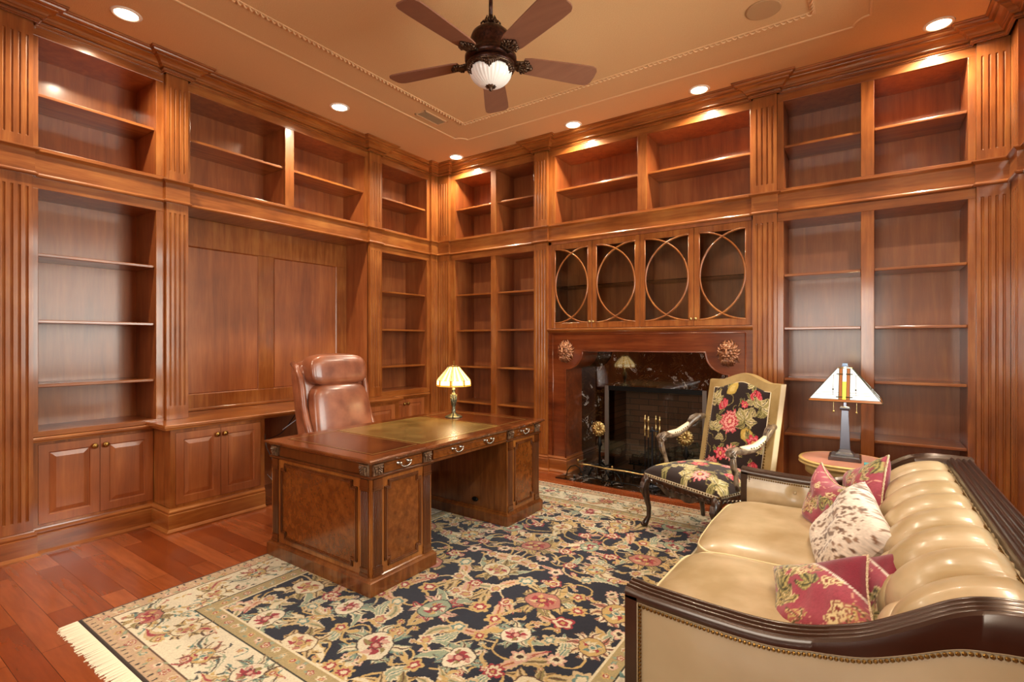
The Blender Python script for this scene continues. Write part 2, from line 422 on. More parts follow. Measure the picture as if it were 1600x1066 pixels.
# ceiling trims: rope moulding rectangle and thin outer bead
def rope(bm, a, b, r=.016, pitch=.045):
    a, b = Vector(a), Vector(b); n = max(2, int((b-a).length/pitch))
    t = (b-a).normalized(); s = Vector((-t.y, t.x, 0))
    for k in range(n):
        c = a+(b-a)*((k+.5)/n)
        p = [c-t*pitch*.42-s*r*.9, c-t*pitch*.1-s*r*.2+Vector((0, 0, -r)), c+t*pitch*.1+s*r*.2+Vector((0, 0, -r)), c+t*pitch*.42+s*r*.9]
        tube(bm, p, [r*.35, r*.62, r*.62, r*.35], n=5)
rx0, rx1, ry0, ry1 = -3.43, -.29, -1.2, 4.06
bm = BM(); z = CZ-.004
for a, b in (((rx0, ry0), (rx0, ry1)), ((rx0, ry1), (rx1, ry1)), ((rx1, ry1), (rx1, ry0)), ((rx1, ry0), (rx0, ry0))):
    rope(bm, (a[0], a[1], z), (b[0], b[1], z), .011, .04)
path = [(rx0, ry0), (rx0, ry1), (rx1, ry1), (rx1, ry0), (rx0, ry0)]
sweep(bm, path, [(-.018, CZ), (-.016, CZ-.005), (.016, CZ-.005), (.018, CZ)])
struct('trim_5', bm, CEILT)
ox0, ox1, oy0, oy1 = -3.76, .04, -1.55, 4.41; q = .10
path = [(ox0, oy0), (ox0, oy1-q)]
for k in range(7):
    a = PI*.5*k/6; path.append((ox0+q*sin(a)*1.0, oy1-q*cos(a)))
path = path+[(ox0+q, oy1)]
path.append((ox1-q, oy1))
for k in range(7):
    a = PI*.5*k/6; path.append((ox1-q*cos(a), oy1-q*sin(a)))
path += [(ox1, oy1-q-.001), (ox1, oy0), (ox0, oy0)]
clean = [path[0]]
for p_ in path[1:]:
    if math.hypot(p_[0]-clean[-1][0], p_[1]-clean[-1][1]) > .004: clean.append(p_)
bm = BM(); sweep(bm, clean, [(-.011, CZ), (-.009, CZ-.006), (0, CZ-.009), (.009, CZ-.006), (.011, CZ)])
struct('trim_6', bm, CEILT)

# baseboards following the cabinet fronts
CX = -4.315   # front of the deeper desk cabinets
bprof = [(0, 0), (.034, 0), (.034, .012), (.022, .026), (.018, .03), (.018, .135), (.012, .142), (.016, .15), (.016, .158), (.006, .172), (.004, .18), (0, .18)]
bm = BM()
sweep(bm, [(LX, FY), (LX, .80), (LX+PROJ, .80), (LX+PROJ, .972), (LX, .972), (LX, 1.685), (CX, 1.685), (CX, 2.42)], bprof)
sweep(bm, [(CX, 3.22), (CX, 3.99), (LX, 3.99), (LX, 4.795), (LX+PROJ, 4.795), (LX+PROJ, BY-PROJ), (-4.40, BY-PROJ), (-4.40, BY)], bprof)
struct('baseboard_left', bm, [WYm, WXm])
bm = BM()
sweep(bm, [(-4.40, BY), (-3.095, BY), (-3.095, BY-PROJ), (-2.925, BY-PROJ), (-2.925, BY-.012), (-2.70, BY-.012), (-2.70, BW-.02)], bprof)
sweep(bm, [(-1.01, BW-.02), (-1.01, BY-.012), (-.81, BY-.012), (-.81, BY-PROJ), (-.62, BY-PROJ), (-.62, BY), (.668, BY), (.668, BY-PROJ), (RX-PROJ, BY-PROJ), (RX-PROJ, 4.70), (RX, 4.70), (RX, FY)], bprof)
struct('baseboard_back', bm, [WYm, WXm])

# ------------------------------------------------------------------ pilasters
def pilaster(wall, u0, u1, z0, z1, f0, f1, label, group, pj=PROJ):
    nf = 4; w = u1-u0; m = w*.13; fw = (w-2*m)/(nf+(nf-1)*1.35); gap = fw*1.35; ns = 6
    def row(z, k):
        pts = [(u0, -.01), (u0, pj)]
        for i in range(nf):
            c = u0+m+i*(fw+gap)+fw/2; r = fw/2
            pts += [(c-r, pj)]
            for j in range(1, ns):
                a = PI*j/ns
                pts.append((c-r*cos(a), pj-max(k, 0)*r*.95*sin(a)))
            pts += [(c+r, pj)]
        pts += [(u1, pj), (u1, -.01)]
        return [bm.verts.new(W(wall, u, d, z)) for u, d in pts]
    bm = BM()
    r = fw/2
    zs = [(z0, 0), (f0-.0005, 0)]
    zs += [(f0+r*(1-cos(a)), sin(a)) for a in [PI/2*k/4 for k in range(5)]]
    zs += [(f1-r*(1-cos(a)), sin(a)) for a in [PI/2*k/4 for k in range(4, -1, -1)]]
    zs += [(f1+.0005, 0), (z1, 0)]
    rows = [row(z, k) for z, k in zs]
    for i in range(len(rows)-1):
        n = len(rows[i])
        for j in range(n): bm.faces.new((rows[i][j], rows[i][(j+1) % n], rows[i+1][(j+1) % n], rows[i+1][j]))
    bm.faces.new(rows[0]); bm.faces.new(rows[-1][::-1])
    o = obj('fluted_pilaster', bm, WZ); tag(o, label, 'pilaster', group); return o
T0, T1 = 2.754, 3.60
def tier(wall, u0, u1, zb, fb, where, group_l='tall fluted pilasters below the moulding band', group_u='short fluted pilasters above the moulding band'):
    pilaster(wall, u0, u1, T0, T1, 2.825, 3.50, 'short fluted pilaster %s' % where, group_u)
    pilaster(wall, u0, u1, zb, 2.568, fb, 2.49, 'tall fluted pilaster %s' % where, group_l)
tier('L', LP[0][0], LP[0][1], .182, .25, 'at the far left edge of the photo')
tier('L', LP[1][0], LP[1][1], .822, .93, 'between the left bookcase and the desk nook')
tier('L', LP[2][0], LP[2][1], .822, .93, 'right of the desk nook')
tier('L', LP[3][0], BY-PROJ-.002, .182, .25, 'on the left side of the room corner')
tier('B', LX+PROJ+.002, BP[0][1], .182, .25, 'on the right side of the room corner')
tier('B', BP[1][0], BP[1][1], .182, .25, 'left of the fireplace')
tier('B', BP[2][0], BP[2][1], .182, .25, 'right of the fireplace, behind the armchair')
tier('B', BP[3][0], RX-PROJ-.002, .182, .25, 'at the right end of the back wall')
tier('R', 4.702, BY-PROJ-.004, .182, .25, 'on the right wall at the edge of the photo')

# ------------------------------------------------------------------ bookcases
def bookcase(wall, u0, u1, z0, z1, opens, zo, shelves, label, name='bookcase', group=None, depth=.40, back=True, th=.022, sb=.03):
    """face frame u0..u1 z0..z1, openings [(ua,ub)] between zo[0] and zo[1]"""
    c = W(wall, (u0+u1)/2, 0, z0)
    t = thing(name, label, 'bookcase', c, 0, group)
    hm = WYm if wall == 'L' else WXm
    bm = BM(); us = [u0]+[x for o in opens for x in o]+[u1]
    for i in range(0, len(us), 2):
        bm = BM(); wbox(bm, wall, us[i], us[i+1], -.022, 0, zo[0], zo[1]); obj('stile', bm, WZ, t, bevel=.002)
    bm = BM(); wbox(bm, wall, u0, u1, -.022, 0, zo[1], z1); obj('rail', bm, hm, t, bevel=.002)
    if zo[0] > z0+.003: bm = BM(); wbox(bm, wall, u0, u1, -.022, 0, z0, zo[0]); obj('rail', bm, hm, t, bevel=.002)
    bm = BM()
    dd = -depth+.006
    for a, b in opens:
        wbox(bm, wall, a-.016, a, dd, -.022, zo[0], zo[1]); wbox(bm, wall, b, b+.016, dd, -.022, zo[0], zo[1])
        wbox(bm, wall, a-.016, b+.016, dd, -.022, zo[1], zo[1]+.016); wbox(bm, wall, a-.016, b+.016, dd, -.022, zo[0]-.02, zo[0]-.001)
        wbox(bm, wall, a-.016, b+.016, dd-.004, dd+.002, zo[0]-.02, zo[1]+.016)
    obj('carcass', bm, PZ, t)
    for a, b in opens:
        for z in shelves:
            bm = BM(); wbox(bm, wall, a+.001, b-.001, dd+.002, -sb, z-th, z)
            obj('shelf', bm, hm, t, bevel=.004)
    return t
US = [3.155]
UO = (2.775, 3.53)
# left wall, upper tier
bookcase('L', .972, 1.765, T0, 3.605, [(1.005, 1.705)], UO, US, 'short open bookcase above the band, first from the left edge, over the tall left bookcase', 'upper_bookcase', 'short bookcases above the band')
bookcase('L', 1.925, 3.80, T0, 3.605, [(1.955, 2.80), (2.893, 3.762)], UO, US, 'wide two-bay short bookcase above the panelled desk nook', 'upper_bookcase', 'short bookcases above the band')
bookcase('L', 3.965, 4.795, T0, 3.605, [(4.008, 4.745)], UO, US, 'short single-bay bookcase above the band, on the left wall next to the corner', 'upper_bookcase', 'short bookcases above the band')
bookcase('B', -4.40, -3.095, T0, 3.605, [(-4.325, -3.745), (-3.668, -3.127)], UO, US, 'short two-bay bookcase above the band, between the corner and the fireplace bay', 'upper_bookcase', 'short bookcases above the band')
bookcase('B', -2.925, -.81, T0, 3.605, [(-2.848, -1.885), (-1.79, -.838)], UO, US, 'wide short bookcase above the oval-muntin glass cabinet', 'upper_bookcase', 'short bookcases above the band')
bookcase('B', -.62, .668, T0, 3.605, [(-.572, -.02), (.067, .625)], UO, US, 'short two-bay bookcase above the band at the far right of the back wall', 'upper_bookcase', 'short bookcases above the band')
# lower tier
bookcase('L', .972, 1.765, .80, 2.567, [(1.005, 1.705)], (.835, 2.493), [2.058, 1.60, 1.155], 'tall open bookcase above a two-door cabinet at the left of the photo, shiny back panel', 'tall_bookcase', 'tall bookcases')
bookcase('L', 3.965, 4.795, .80, 2.567, [(4.008, 4.745)], (.86, 2.493), [2.05, 1.60, 1.16], 'narrow tall bookcase above a low cabinet, right of the desk nook beside the corner', 'tall_bookcase', 'tall bookcases')
bookcase('B', -4.40, -3.095, .18, 2.567, [(-4.325, -3.745), (-3.668, -3.127)], (.205, 2.493), [2.055, 1.60, 1.14, .69], 'tall two-bay bookcase between the corner and the fireplace, behind the desk lamp', 'tall_bookcase', 'tall bookcases')
bookcase('B', -.62, .668, .18, 2.567, [(-.572, -.02), (.067, .625)], (.205, 2.493), [2.036, 1.575, 1.135, .662], 'tall two-bay bookcase at the right, behind the side table and its lamp', 'tall_bookcase', 'tall bookcases')

# ------------------------------------------------------------------ raised-panel doors and base cabinets
def ring_faces(bm, A, B):
    n = len(A)
    for i in range(n): bm.faces.new((A[i], A[(i+1) % n], B[(i+1) % n], B[i]))
def rect(bm, wall, u0, u1, z0, z1, d):
    return [bm.verts.new(W(wall, u, d, z)) for u, z in ((u0, z0), (u1, z0), (u1, z1), (u0, z1))]
def raised_door(wall, u0, u1, z0, z1, d, parent, knob_u, knob_z, st=.055):
    bm = BM()
    o = [rect(bm, wall, u0, u1, z0, z1, d-.02), rect(bm, wall, u0, u1, z0, z1, d),
         rect(bm, wall, u0+st, u1-st, z0+st, z1-st, d), rect(bm, wall, u0+st+.005, u1-st-.005, z0+st+.005, z1-st-.005, d-.008),
         rect(bm, wall, u0+st+.008, u1-st-.008, z0+st+.008, z1-st-.008, d-.0085), rect(bm, wall, u0+st+.038, u1-st-.038, z0+st+.038, z1-st-.038, d-.001)]
    for a, b in zip(o, o[1:]): ring_faces(bm, a, b)
    bm.faces.new(o[-1]); bm.faces.new(o[0])
    dr = obj('door', bm, PZ, parent)
    bm = BM(); c = Vector(W(wall, knob_u, d, knob_z)); nn = Vector(W(wall, 0, 1, 0))-Vector(W(wall, 0, 0, 0))
    tube(bm, [c-nn*.002, c+nn*.003, c+nn*.01, c+nn*.014, c+nn*.022, c+nn*.028, c+nn*.03], [.013, .010, .008, .016, .020, .015, .004], n=12)
    obj('knob', bm, BRASSO, dr, smooth=True)
    return dr
def counter(name, label, path, top, th=.034, ov=.03, infill=None):
    pr = [(0, top), (ov-.006, top), (ov, top-.006), (ov, top-th*.55), (ov-.008, top-th*.7), (ov-.010, top-th), (0, top-th)]
    bm = BM(); sweep(bm, path, pr)
    for b in infill: box(bm, *b, top-th, top)
    o = obj(name, bm, [WYm, WXm], None); tag(o, label, 'worktop'); return o
# left bay cabinet
t = thing('base_cabinet', 'low two-door cabinet under the tall left bookcase', 'cabinet', (LX, 1.37, .18), 0, 'low cabinets')
bm = BM(); wbox(bm, 'L', .974, 1.004, -.02, 0, .18, .765); wbox(bm, 'L', 1.004, 1.686, -.02, 0, .18, .20); wbox(bm, 'L', 1.004, 1.686, -.02, 0, .745, .765)
wbox(bm, 'L', .98, 1.684, -.38, -.03, .02, .76)
obj('body', bm, WZ, t)
raised_door('L', 1.006, 1.343, .202, .743, .0, t, 1.311, .69)
raised_door('L', 1.346, 1.685, .202, .743, .0, t, 1.378, .69)
counter('countertop', 'thin wooden ledge between the tall left bookcase and its doors', [(LX, .972), (LX, 1.735)], .798, infill=[(LX-.02, LX, .972, 1.735)])
# corner bay cabinet
t = thing('base_cabinet', 'low two-door cabinet beside the room corner, right of the desk nook', 'cabinet', (LX, 4.38, .18), 0, 'low cabinets')
bm = BM(); wbox(bm, 'L', 3.995, 4.06, -.02, 0, .18, .765); wbox(bm, 'L', 4.70, 4.793, -.02, 0, .18, .765); wbox(bm, 'L', 4.06, 4.70, -.02, 0, .18, .20); wbox(bm, 'L', 4.06, 4.70, -.02, 0, .745, .765)
wbox(bm, 'L', 3.99, 4.78, -.38, -.03, .02, .76)
obj('body', bm, WZ, t)
raised_door('L', 4.062, 4.378, .202, .743, .0, t, 4.350, .69)
raised_door('L', 4.382, 4.698, .202, .743, .0, t, 4.410, .69)
counter('countertop', 'thin wooden ledge under the narrow corner bookcase', [(LX, 4.00), (LX, 4.77)], .798, infill=[(LX-.02, LX, 4.0, 4.77)])
# desk nook: deeper cabinets, worktop, panelled back
dC = CX-LX
t = thing('base_cabinet', 'deeper two-door cabinet at the left end of the built-in desk nook', 'cabinet', (CX, 2.06, .18), 0, 'low cabinets')
bm = BM()
box(bm, LX-.38, CX-.022, 1.69, 2.42, .02, .778); wbox(bm, 'L', 1.687, 1.722, dC-.022, dC, .18, .778); wbox(bm, 'L', 2.388, 2.422, dC-.022, dC, .18, .778)
wbox(bm, 'L', 1.722, 2.388, dC-.022, dC, .18, .20); wbox(bm, 'L', 1.722, 2.388, dC-.022, dC, .752, .778)
obj('body', bm, WZ, t)
raised_door('L', 1.724, 2.052, .202, .75, dC, t, 2.024, .70)
raised_door('L', 2.056, 2.386, .202, .75, dC, t, 2.084, .70)
t = thing('base_cabinet', 'deeper single-door cabinet at the right end of the desk nook, behind the leather chair', 'cabinet', (CX, 3.6, .18), 0, 'low cabinets')
bm = BM()
box(bm, LX-.38, CX-.022, 3.22, 3.985, .02, .778); wbox(bm, 'L', 3.217, 3.30, dC-.022, dC, .18, .778); wbox(bm, 'L', 3.93, 3.987, dC-.022, dC, .18, .778)
wbox(bm, 'L', 3.30, 3.93, dC-.022, dC, .18, .20); wbox(bm, 'L', 3.30, 3.93, dC-.022, dC, .752, .778)
obj('body', bm, WZ, t)
raised_door('L', 3.302, 3.928, .202, .75, dC, t, 3.345, .70)
counter('desk_worktop', 'long built-in wooden worktop running under the panelled desk nook', [(LX, 1.665), (CX, 1.665), (CX, 4.01), (LX, 4.01)], .82, .04, .025,
        [(LX-.005, CX, 1.665, 4.01), (LX-.39, LX-.005, 1.935, 3.795)])
bm = BM(); box(bm, LX-.38, LX-.36, 2.42, 3.22, .0, .775); o = obj('kneehole_back', bm, PZ, None); tag(o, 'plain wooden back board inside the kneehole of the built-in desk', 'panel')
t = thing('wall_panelling', 'tall two-panel wooden wainscot at the back of the desk nook', 'panelling', (LW, 2.87, .82))
def dL(x): return x-LX
bm = BM()
pan = [(2.02, 2.745), (2.905, 3.66)]; pz0, pz1 = .97, 2.315; dp = -.40+.02
us = [1.925]+[x for o_ in pan for x in o_]+[3.80]
for i in range(0, len(us), 2): wbox(bm, 'L', us[i], us[i+1], -.398, dp, pz0, pz1)
wbox(bm, 'L', 1.925, 3.80, -.398, dp, pz1, 2.572); wbox(bm, 'L', 1.925, 3.80, -.398, dp, .822, pz0)
obj('frame', bm, WZ, t, bevel=.003)
for a, b in pan:
    bm = BM()
    o_ = [rect(bm, 'L', a, b, pz0, pz1, dp-.001), rect(bm, 'L', a+.008, b-.008, pz0+.008, pz1-.008, dp-.010), rect(bm, 'L', a+.012, b-.012, pz0+.012, pz1-.012, dp-.004)]
    for q_, w_ in zip(o_, o_[1:]): ring_faces(bm, q_, w_)
    bm.faces.new(o_[-1]); obj('panel', bm, PZ, t)
bm = BM(); box(bm, LW+.02, LW+.045, 1.93, 3.795, .822, .845); obj('ledge', bm, WYm, t, bevel=.003)
for s, (a, b) in (('left', (1.905, 1.925)), ('right', (3.80, 3.82))):
    bm = BM(); wbox(bm, 'L', a, b, -.399, -.001, .822, 2.572); obj('side_panel', bm, PZ, t)
# cables hanging in the kneehole
def cable(pts, mat, label):
    bm = BM(); P = [Vector(p) for p in pts]; out = []
    for i in range(len(P)-1):
        p0, p1, p2, p3 = P[max(i-1, 0)], P[i], P[i+1], P[min(i+2, len(P)-1)]
        for k in range(8):
            s = k/8; out.append(.5*((2*p1)+(-p0+p2)*s+(2*p0-5*p1+4*p2-p3)*s*s+(-p0+3*p1-3*p2+p3)*s**3))
    out.append(P[-1]); tube(bm, out, .004, n=6); o = obj('cable', bm, mat, None, smooth=True); tag(o, label, 'cable', 'cables in the desk kneehole')
CW = plain('white_cable_plastic', '#d8dbe0', .4); CB = plain('black_cable_plastic', '#16181c', .4); CG = plain('grey_cable_plastic', '#7d8794', .4)
cable([(-4.6, 2.50, .70), (-4.5, 2.52, .62), (-4.42, 2.50, .5), (-4.45, 2.58, .34), (-4.40, 2.54, .22), (-4.38, 2.60, .20)], CG, 'grey cable looping down inside the left of the desk kneehole')
cable([(-4.62, 2.62, .20), (-4.5, 2.6, .17), (-4.38, 2.56, .16), (-4.35, 2.62, .11), (-4.42, 2.68, .12), (-4.5, 2.62, .15)], CW, 'white cable coiled low in the desk kneehole')
cable([(-4.5, 2.70, .62), (-4.45, 2.8, .70), (-4.5, 2.92, .74)], CW, 'short white cable stretched under the built-in worktop')
cable([(-4.6, 2.46, .45), (-4.5, 2.56, .55), (-4.5, 2.7, .6), (-4.55, 2.86, .74)], CB, 'black cable rising under the built-in worktop')
# ------------------------------------------------------------------ fireplace wall
xl, xr, zt, ar = -2.70, -1.015, 1.352, .205
t = thing('mantel_surround', 'carved mahogany fireplace surround with two lion heads at its upper corners', 'mantel', (-1.86, BY, 0))
def arc(cx, cz, a0, a1, n=12): return [(cx+ar*cos(a0+(a1-a0)*k/n), cz+ar*sin(a0+(a1-a0)*k/n)) for k in range(n+1)]
inner = [(xr, 0)] + arc(xr, zt, -PI/2, -PI, 12) + arc(xl, zt, 0, -PI/2, 12) + [(xl, 0)]
outer = [(-2.925, 0), (-2.925, 1.552), (-.81, 1.552), (-.81, 0)]
bm = BM()
def U(y): return [bm.verts.new((x, y, z)) for x, z in outer+inner]
A_, B_ = U(BY-.012), U(BW-.004)
bm.faces.new(A_); bm.faces.new(B_[::-1]); ring_faces(bm, A_, B_)
obj('surround_panel', bm, MH, t)
bm = BM(); tube(bm, [(x, BY-.014, z) for x, z in inner], .0085, n=6)
for x in (-2.862, -.872): tube(bm, [(x, BY-.014, .18), (x, BY-.014, 1.535)], .008, n=6)
tube(bm, [(-2.862, BY-.014, 1.533), (-.872, BY-.014, 1.533)], .008, n=6)
obj('bead_moulding', bm, MH, t, smooth=True)
bm = BM()
pr = [(.0, 1.552), (.014, 1.552), (.022, 1.558), (.03, 1.566), (.04, 1.570), (.043, 1.578), (.043, 1.588), (.038, 1.592), (0, 1.592)]
sweep(bm, [(-2.925, BY), (-.81, BY)], pr, bymat=False)
box(bm, -2.925, -.81, BY-.001, BW-.01, 1.556, 1.592); obj('mantel_shelf', bm, WXm, t)
LIONM = plain('bronzed_carving', '#ae7a54', .3, .4, noise='#7e4a30', bscale=60, coat=.5)
def lion(cx, cz, s=1.0):
    bm = BM(); y = BY-.012; rnd = random.Random(4)
    ball(bm, (cx, y, cz), .078*s, 16, 12, 1, .30, 1.25)
    for rr0, rr1, n, br, dy in ((.050, .108, 21, .0125, .016), (.046, .090, 17, .0125, .030), (.044, .070, 13, .011, .044)):
        for k in range(n):
            a = 2*PI*(k+rnd.uniform(-.25, .25))/n; tw = rnd.choice((-1, 1))*rnd.uniform(.010, .018)
            d = Vector((cos(a), 0, sin(a)*1.22)); q = Vector((-sin(a), 0, cos(a))); r1 = rr1*rnd.uniform(.88, 1.06)
            pts = []
            for j in range(6):
                f = j/5; r = (rr0+(r1-rr0)*f)*s; pts.append(Vector((cx, y-dy*(1-f**2)-.004, cz))+d*r+q*(tw*sin(PI*1.3*f))+Vector((0, 0, -.012*f*f)))
            tube(bm, pts, [br*s*v for v in (.7, 1., 1.05, .9, .65, .25)], n=6)
    ball(bm, (cx, y-.034, cz-.002), .050*s, 16, 12, 1.02, .72, 1.22)     # face
    ball(bm, (cx, y-.062, cz+.046*s), .030*s, 12, 8, 1.2, .5, .42)
    for q in (-1, 1):
        tube(bm, [(cx+q*.005, y-.080, cz+.024*s), (cx+q*.022*s, y-.080, cz+.036*s), (cx+q*.042*s, y-.060, cz+.030*s), (cx+q*.048*s, y-.05, cz+.018*s)], [.006, .0095*s, .007, .004], n=7)
        ball(bm, (cx+q*.021*s, y-.068, cz+.016*s), .008*s, 8, 6)
        ball(bm, (cx+q*.033*s, y-.062, cz-.010*s), .019*s, 9, 7, 1, .7, 1)
        ball(bm, (cx+q*.0145*s, y-.086, cz-.034*s), .018*s, 10, 8, 1.1, .85, .78)
        ball(bm, (cx+q*.010*s, y-.098, cz-.020*s), .0075*s, 8, 6)
    tube(bm, [(cx, y-.078, cz+.036*s), (cx, y-.088, cz+.008*s), (cx, y-.100, cz-.014*s), (cx, y-.096, cz-.022*s)], [.009, .010*s, .015*s, .010*s], n=8)
    ball(bm, (cx, y-.078, cz-.060*s), .015*s, 9, 7, 1.3, .8, .6)
    for k in range(7):
        q = (k-3)*.012*s
        tube(bm, [(cx+q, y-.062, cz-.066*s), (cx+q*1.4, y-.05, cz-.092*s), (cx+q*1.1, y-.02, cz-.125*s)], [.008*s, .009*s, .003], n=6)
    obj('lion_mask', bm, LIONM, t, smooth=True, label='carved lion head with curly mane')
lion(-2.70, 1.352); lion(-1.018, 1.352)

t = thing('fireplace_facing', 'glossy black marble fireplace facing with white and gold veins', 'fireplace', (-1.86, BW, 0))
bm = BM()
f0, f1, ft = -2.41, -1.30, .955
box(bm, xl, f0, BW-.026, BW-.006, .012, 1.40); box(bm, f1, xr, BW-.026, BW-.006, .012, 1.40); box(bm, f0, f1, BW-.026, BW-.006, ft, 1.40)
obj('marble_slab', bm, MARBLE, t, bevel=.001)
bm = BM(); box(bm, xl+.002, xr-.002, 4.70, BW-.027, 0, .012); obj('hearth_slab', bm, MARBLE, t, bevel=.002)
FRM = plain('brushed_grey_firebox_frame', '#7d726a', .42, .7)
bm = BM(); box(bm, f0, f0+.045, BW-.034, BW-.006, .012, ft); box(bm, f1-.045, f1, BW-.034, BW-.006, .012, ft)
obj('firebox_frame', bm, FRM, t, bevel=.002)
bm = BM(); box(bm, f0+.045, f1-.045, BW-.034, BW-.006, ft-.05, ft); obj('firebox_lintel', bm, IRON, t, bevel=.002)
bm = BM(); box(bm, f0+.045, f1-.045, BW-.034, BW-.006, .012, .04); obj('firebox_sill', bm, IRON, t, bevel=.002)
bm = BM(); a, b, y0, y1, h = FBX[0], FBX[1], BW, BW+.5, FBX[2]
box(bm, a-.06, a, y0+.001, y1, 0, h); box(bm, b, b+.06, y0+.001, y1, 0, h); box(bm, a-.06, b+.06, y1, y1+.06, 0, h); box(bm, a-.06, b+.06, y0+.001, y1+.06, h, h+.06); box(bm, a, b, y0, y1, -.05, .014)
obj('firebox', bm, BRICK, t)
for q0, q1 in ((f0+.046, -1.858), (-1.852, f1-.046)):
    bm = BM(); box(bm, q0, q1, BW-.022, BW-.017, .041, ft-.051); obj('glass_door', bm, GLASS, t)
LOGM = wood('charred_log_bark', 'x', '#17110d', '#2e2119', '#5b4534', rough=.85, scale=12, coat=0)
for k, (x0, y, z, ln, r, dz) in enumerate(((-2.15, 5.50, .13, .62, .048, .02), (-2.1, 5.62, .13, .55, .045, .0), (-2.0, 5.56, .215, .5, .04, .03), (-1.75, 5.55, .26, .3, .03, .09))):
    bm = BM(); rnd = random.Random(k)
    pts = [(x0+ln*s/6, y+rnd.uniform(-.01, .01), z+dz*s/6+rnd.uniform(-.006, .006)) for s in range(7)]
    tube(bm, pts, [r*rnd.uniform(.85, 1.1) for s in range(7)], n=10)
    o = obj('fire_log', bm, LOGM, None, smooth=False)
    tag(o, ['charred log at the front of the firebox grate', 'charred log at the back of the firebox grate', 'log lying across the top of the other two in the firebox', 'thin short log leaning at the top of the firebox pile'][k], 'log', 'logs in the firebox')
t = thing('fire_grate', 'black iron grate holding the logs inside the firebox', 'grate', (-1.86, 5.55, .014))
bm = BM()
for k in range(7): x = -2.15+k*.1; tube(bm, [(x, 5.42, .15), (x, 5.44, .075), (x, 5.68, .075)], .007, n=6)
for x in (-2.12, -1.58):
    for y in (5.46, 5.66): tube(bm, [(x, y, .014), (x, y, .075)], .008, n=6)
for y in (5.46, 5.66): tube(bm, [(-2.18, y, .075), (-1.52, y, .075)], .008, n=6)
obj('bars', bm, IRON, t)
# andirons
def rosette(bm, c, r, n=12):
    c = Vector(c)
    tube(bm, [c+Vector((0, .006, 0)), c, c-Vector((0, .006, 0))], [r*.9, r*.93, r*.5], n=24)
    for k in range(n):
        a = 2*PI*k/n; p = c+Vector((cos(a)*r*.5, -.008, sin(a)*r*.5)); e_ = c+Vector((cos(a)*r, -.004, sin(a)*r))
        tube(bm, [c+Vector((cos(a)*r*.2, -.010, sin(a)*r*.2)), p, e_], [r*.07, r*.15, r*.04], n=6)
        ball(bm, c+Vector((cos(a+PI/n)*r*.93, -.006, sin(a+PI/n)*r*.93)), r*.1, 6, 5)
    ball(bm, c-Vector((0, .01, 0)), r*.2, 8, 6)
for x, lab in ((-2.305, 'brass rosette andiron at the left side of the hearth'), (-1.405, 'brass rosette andiron at the right side of the hearth, behind the armchair arm')):
    t = thing('andiron', lab, 'andiron', (x, 4.98, .012), 0, 'pair of andirons')
    bm = BM(); rosette(bm, (x, 4.93, .53), .082); obj('rosette', bm, BRASS, t, smooth=True)
    bm = BM(); tube(bm, [(x, 4.96, .46), (x, 4.96, .40), (x, 4.96, .36), (x, 4.96, .33), (x, 4.96, .15)], [.008, .018, .03, .012, .012], n=10)
    for q in (-1, 1): tube(bm, [(x, 4.96, .15), (x+q*.06, 4.95, .13), (x+q*.10, 4.94, .06), (x+q*.12, 4.94, .022)], [.011, .011, .01, .01], n=8)
    tube(bm, [(x, 4.96, .2), (x, 5.1, .10), (x, 5.26, .09), (x, 5.26, .02)], .009, n=6)
    obj('stand', bm, IRON, t, smooth=True)
# fender
t = thing('fireplace_fender', 'low brass rail fender on scrolled iron feet in front of the hearth', 'fender', (-1.86, 4.80, .012))
fx0, fx1, fy = -2.50, -1.22, 4.79
def frail(z, wav=.012):
    p = [(fx0, 5.02, z), (fx0, 4.90, z), (fx0+.012, 4.82, z), (fx0+.05, fy, z)]
    for k in range(1, 24): x = fx0+.05+(fx1-fx0-.1)*k/24; p.append((x, fy-.03*sin(PI*k/24)**2+wav*sin(2*PI*k/8), z))
    return p+[(fx1-.05, fy, z), (fx1-.012, 4.82, z), (fx1, 4.90, z), (fx1, 5.02, z)]
bm = BM(); tube(bm, frail(.165), .009, n=8)
for x in (fx0, -2.08, -1.64, fx1): ball(bm, (x, (4.84 if x in (fx0, fx1) else fy-.02), .19), .013, 8, 6); tube(bm, [(x, (4.84 if x in (fx0, fx1) else fy-.02), .165), (x, (4.84 if x in (fx0, fx1) else fy-.02), .185)], .006, n=6)
obj('rail', bm, BRASS, t, smooth=True)
bm = BM(); tube(bm, frail(.045, .008), .006, n=6)
for k in range(13):
    x = fx0+.06+(fx1-fx0-.12)*k/12; tube(bm, [(x, fy-.02, .045), (x, fy-.02, .165)], .0035, n=5)
for x in (fx0, -2.08, -1.64, fx1):
    for q in (-1, 1): tube(bm, [(x, fy-.015, .15), (x+q*.05, fy-.02, .13), (x+q*.09, fy-.02, .08), (x+q*.10, fy-.02, .03), (x+q*.12, fy-.02, .022)], .0055, n=6)
    ball(bm, (x, fy-.03, .028), .015, 8, 6)
obj('scroll_feet', bm, IRON, t, smooth=True)
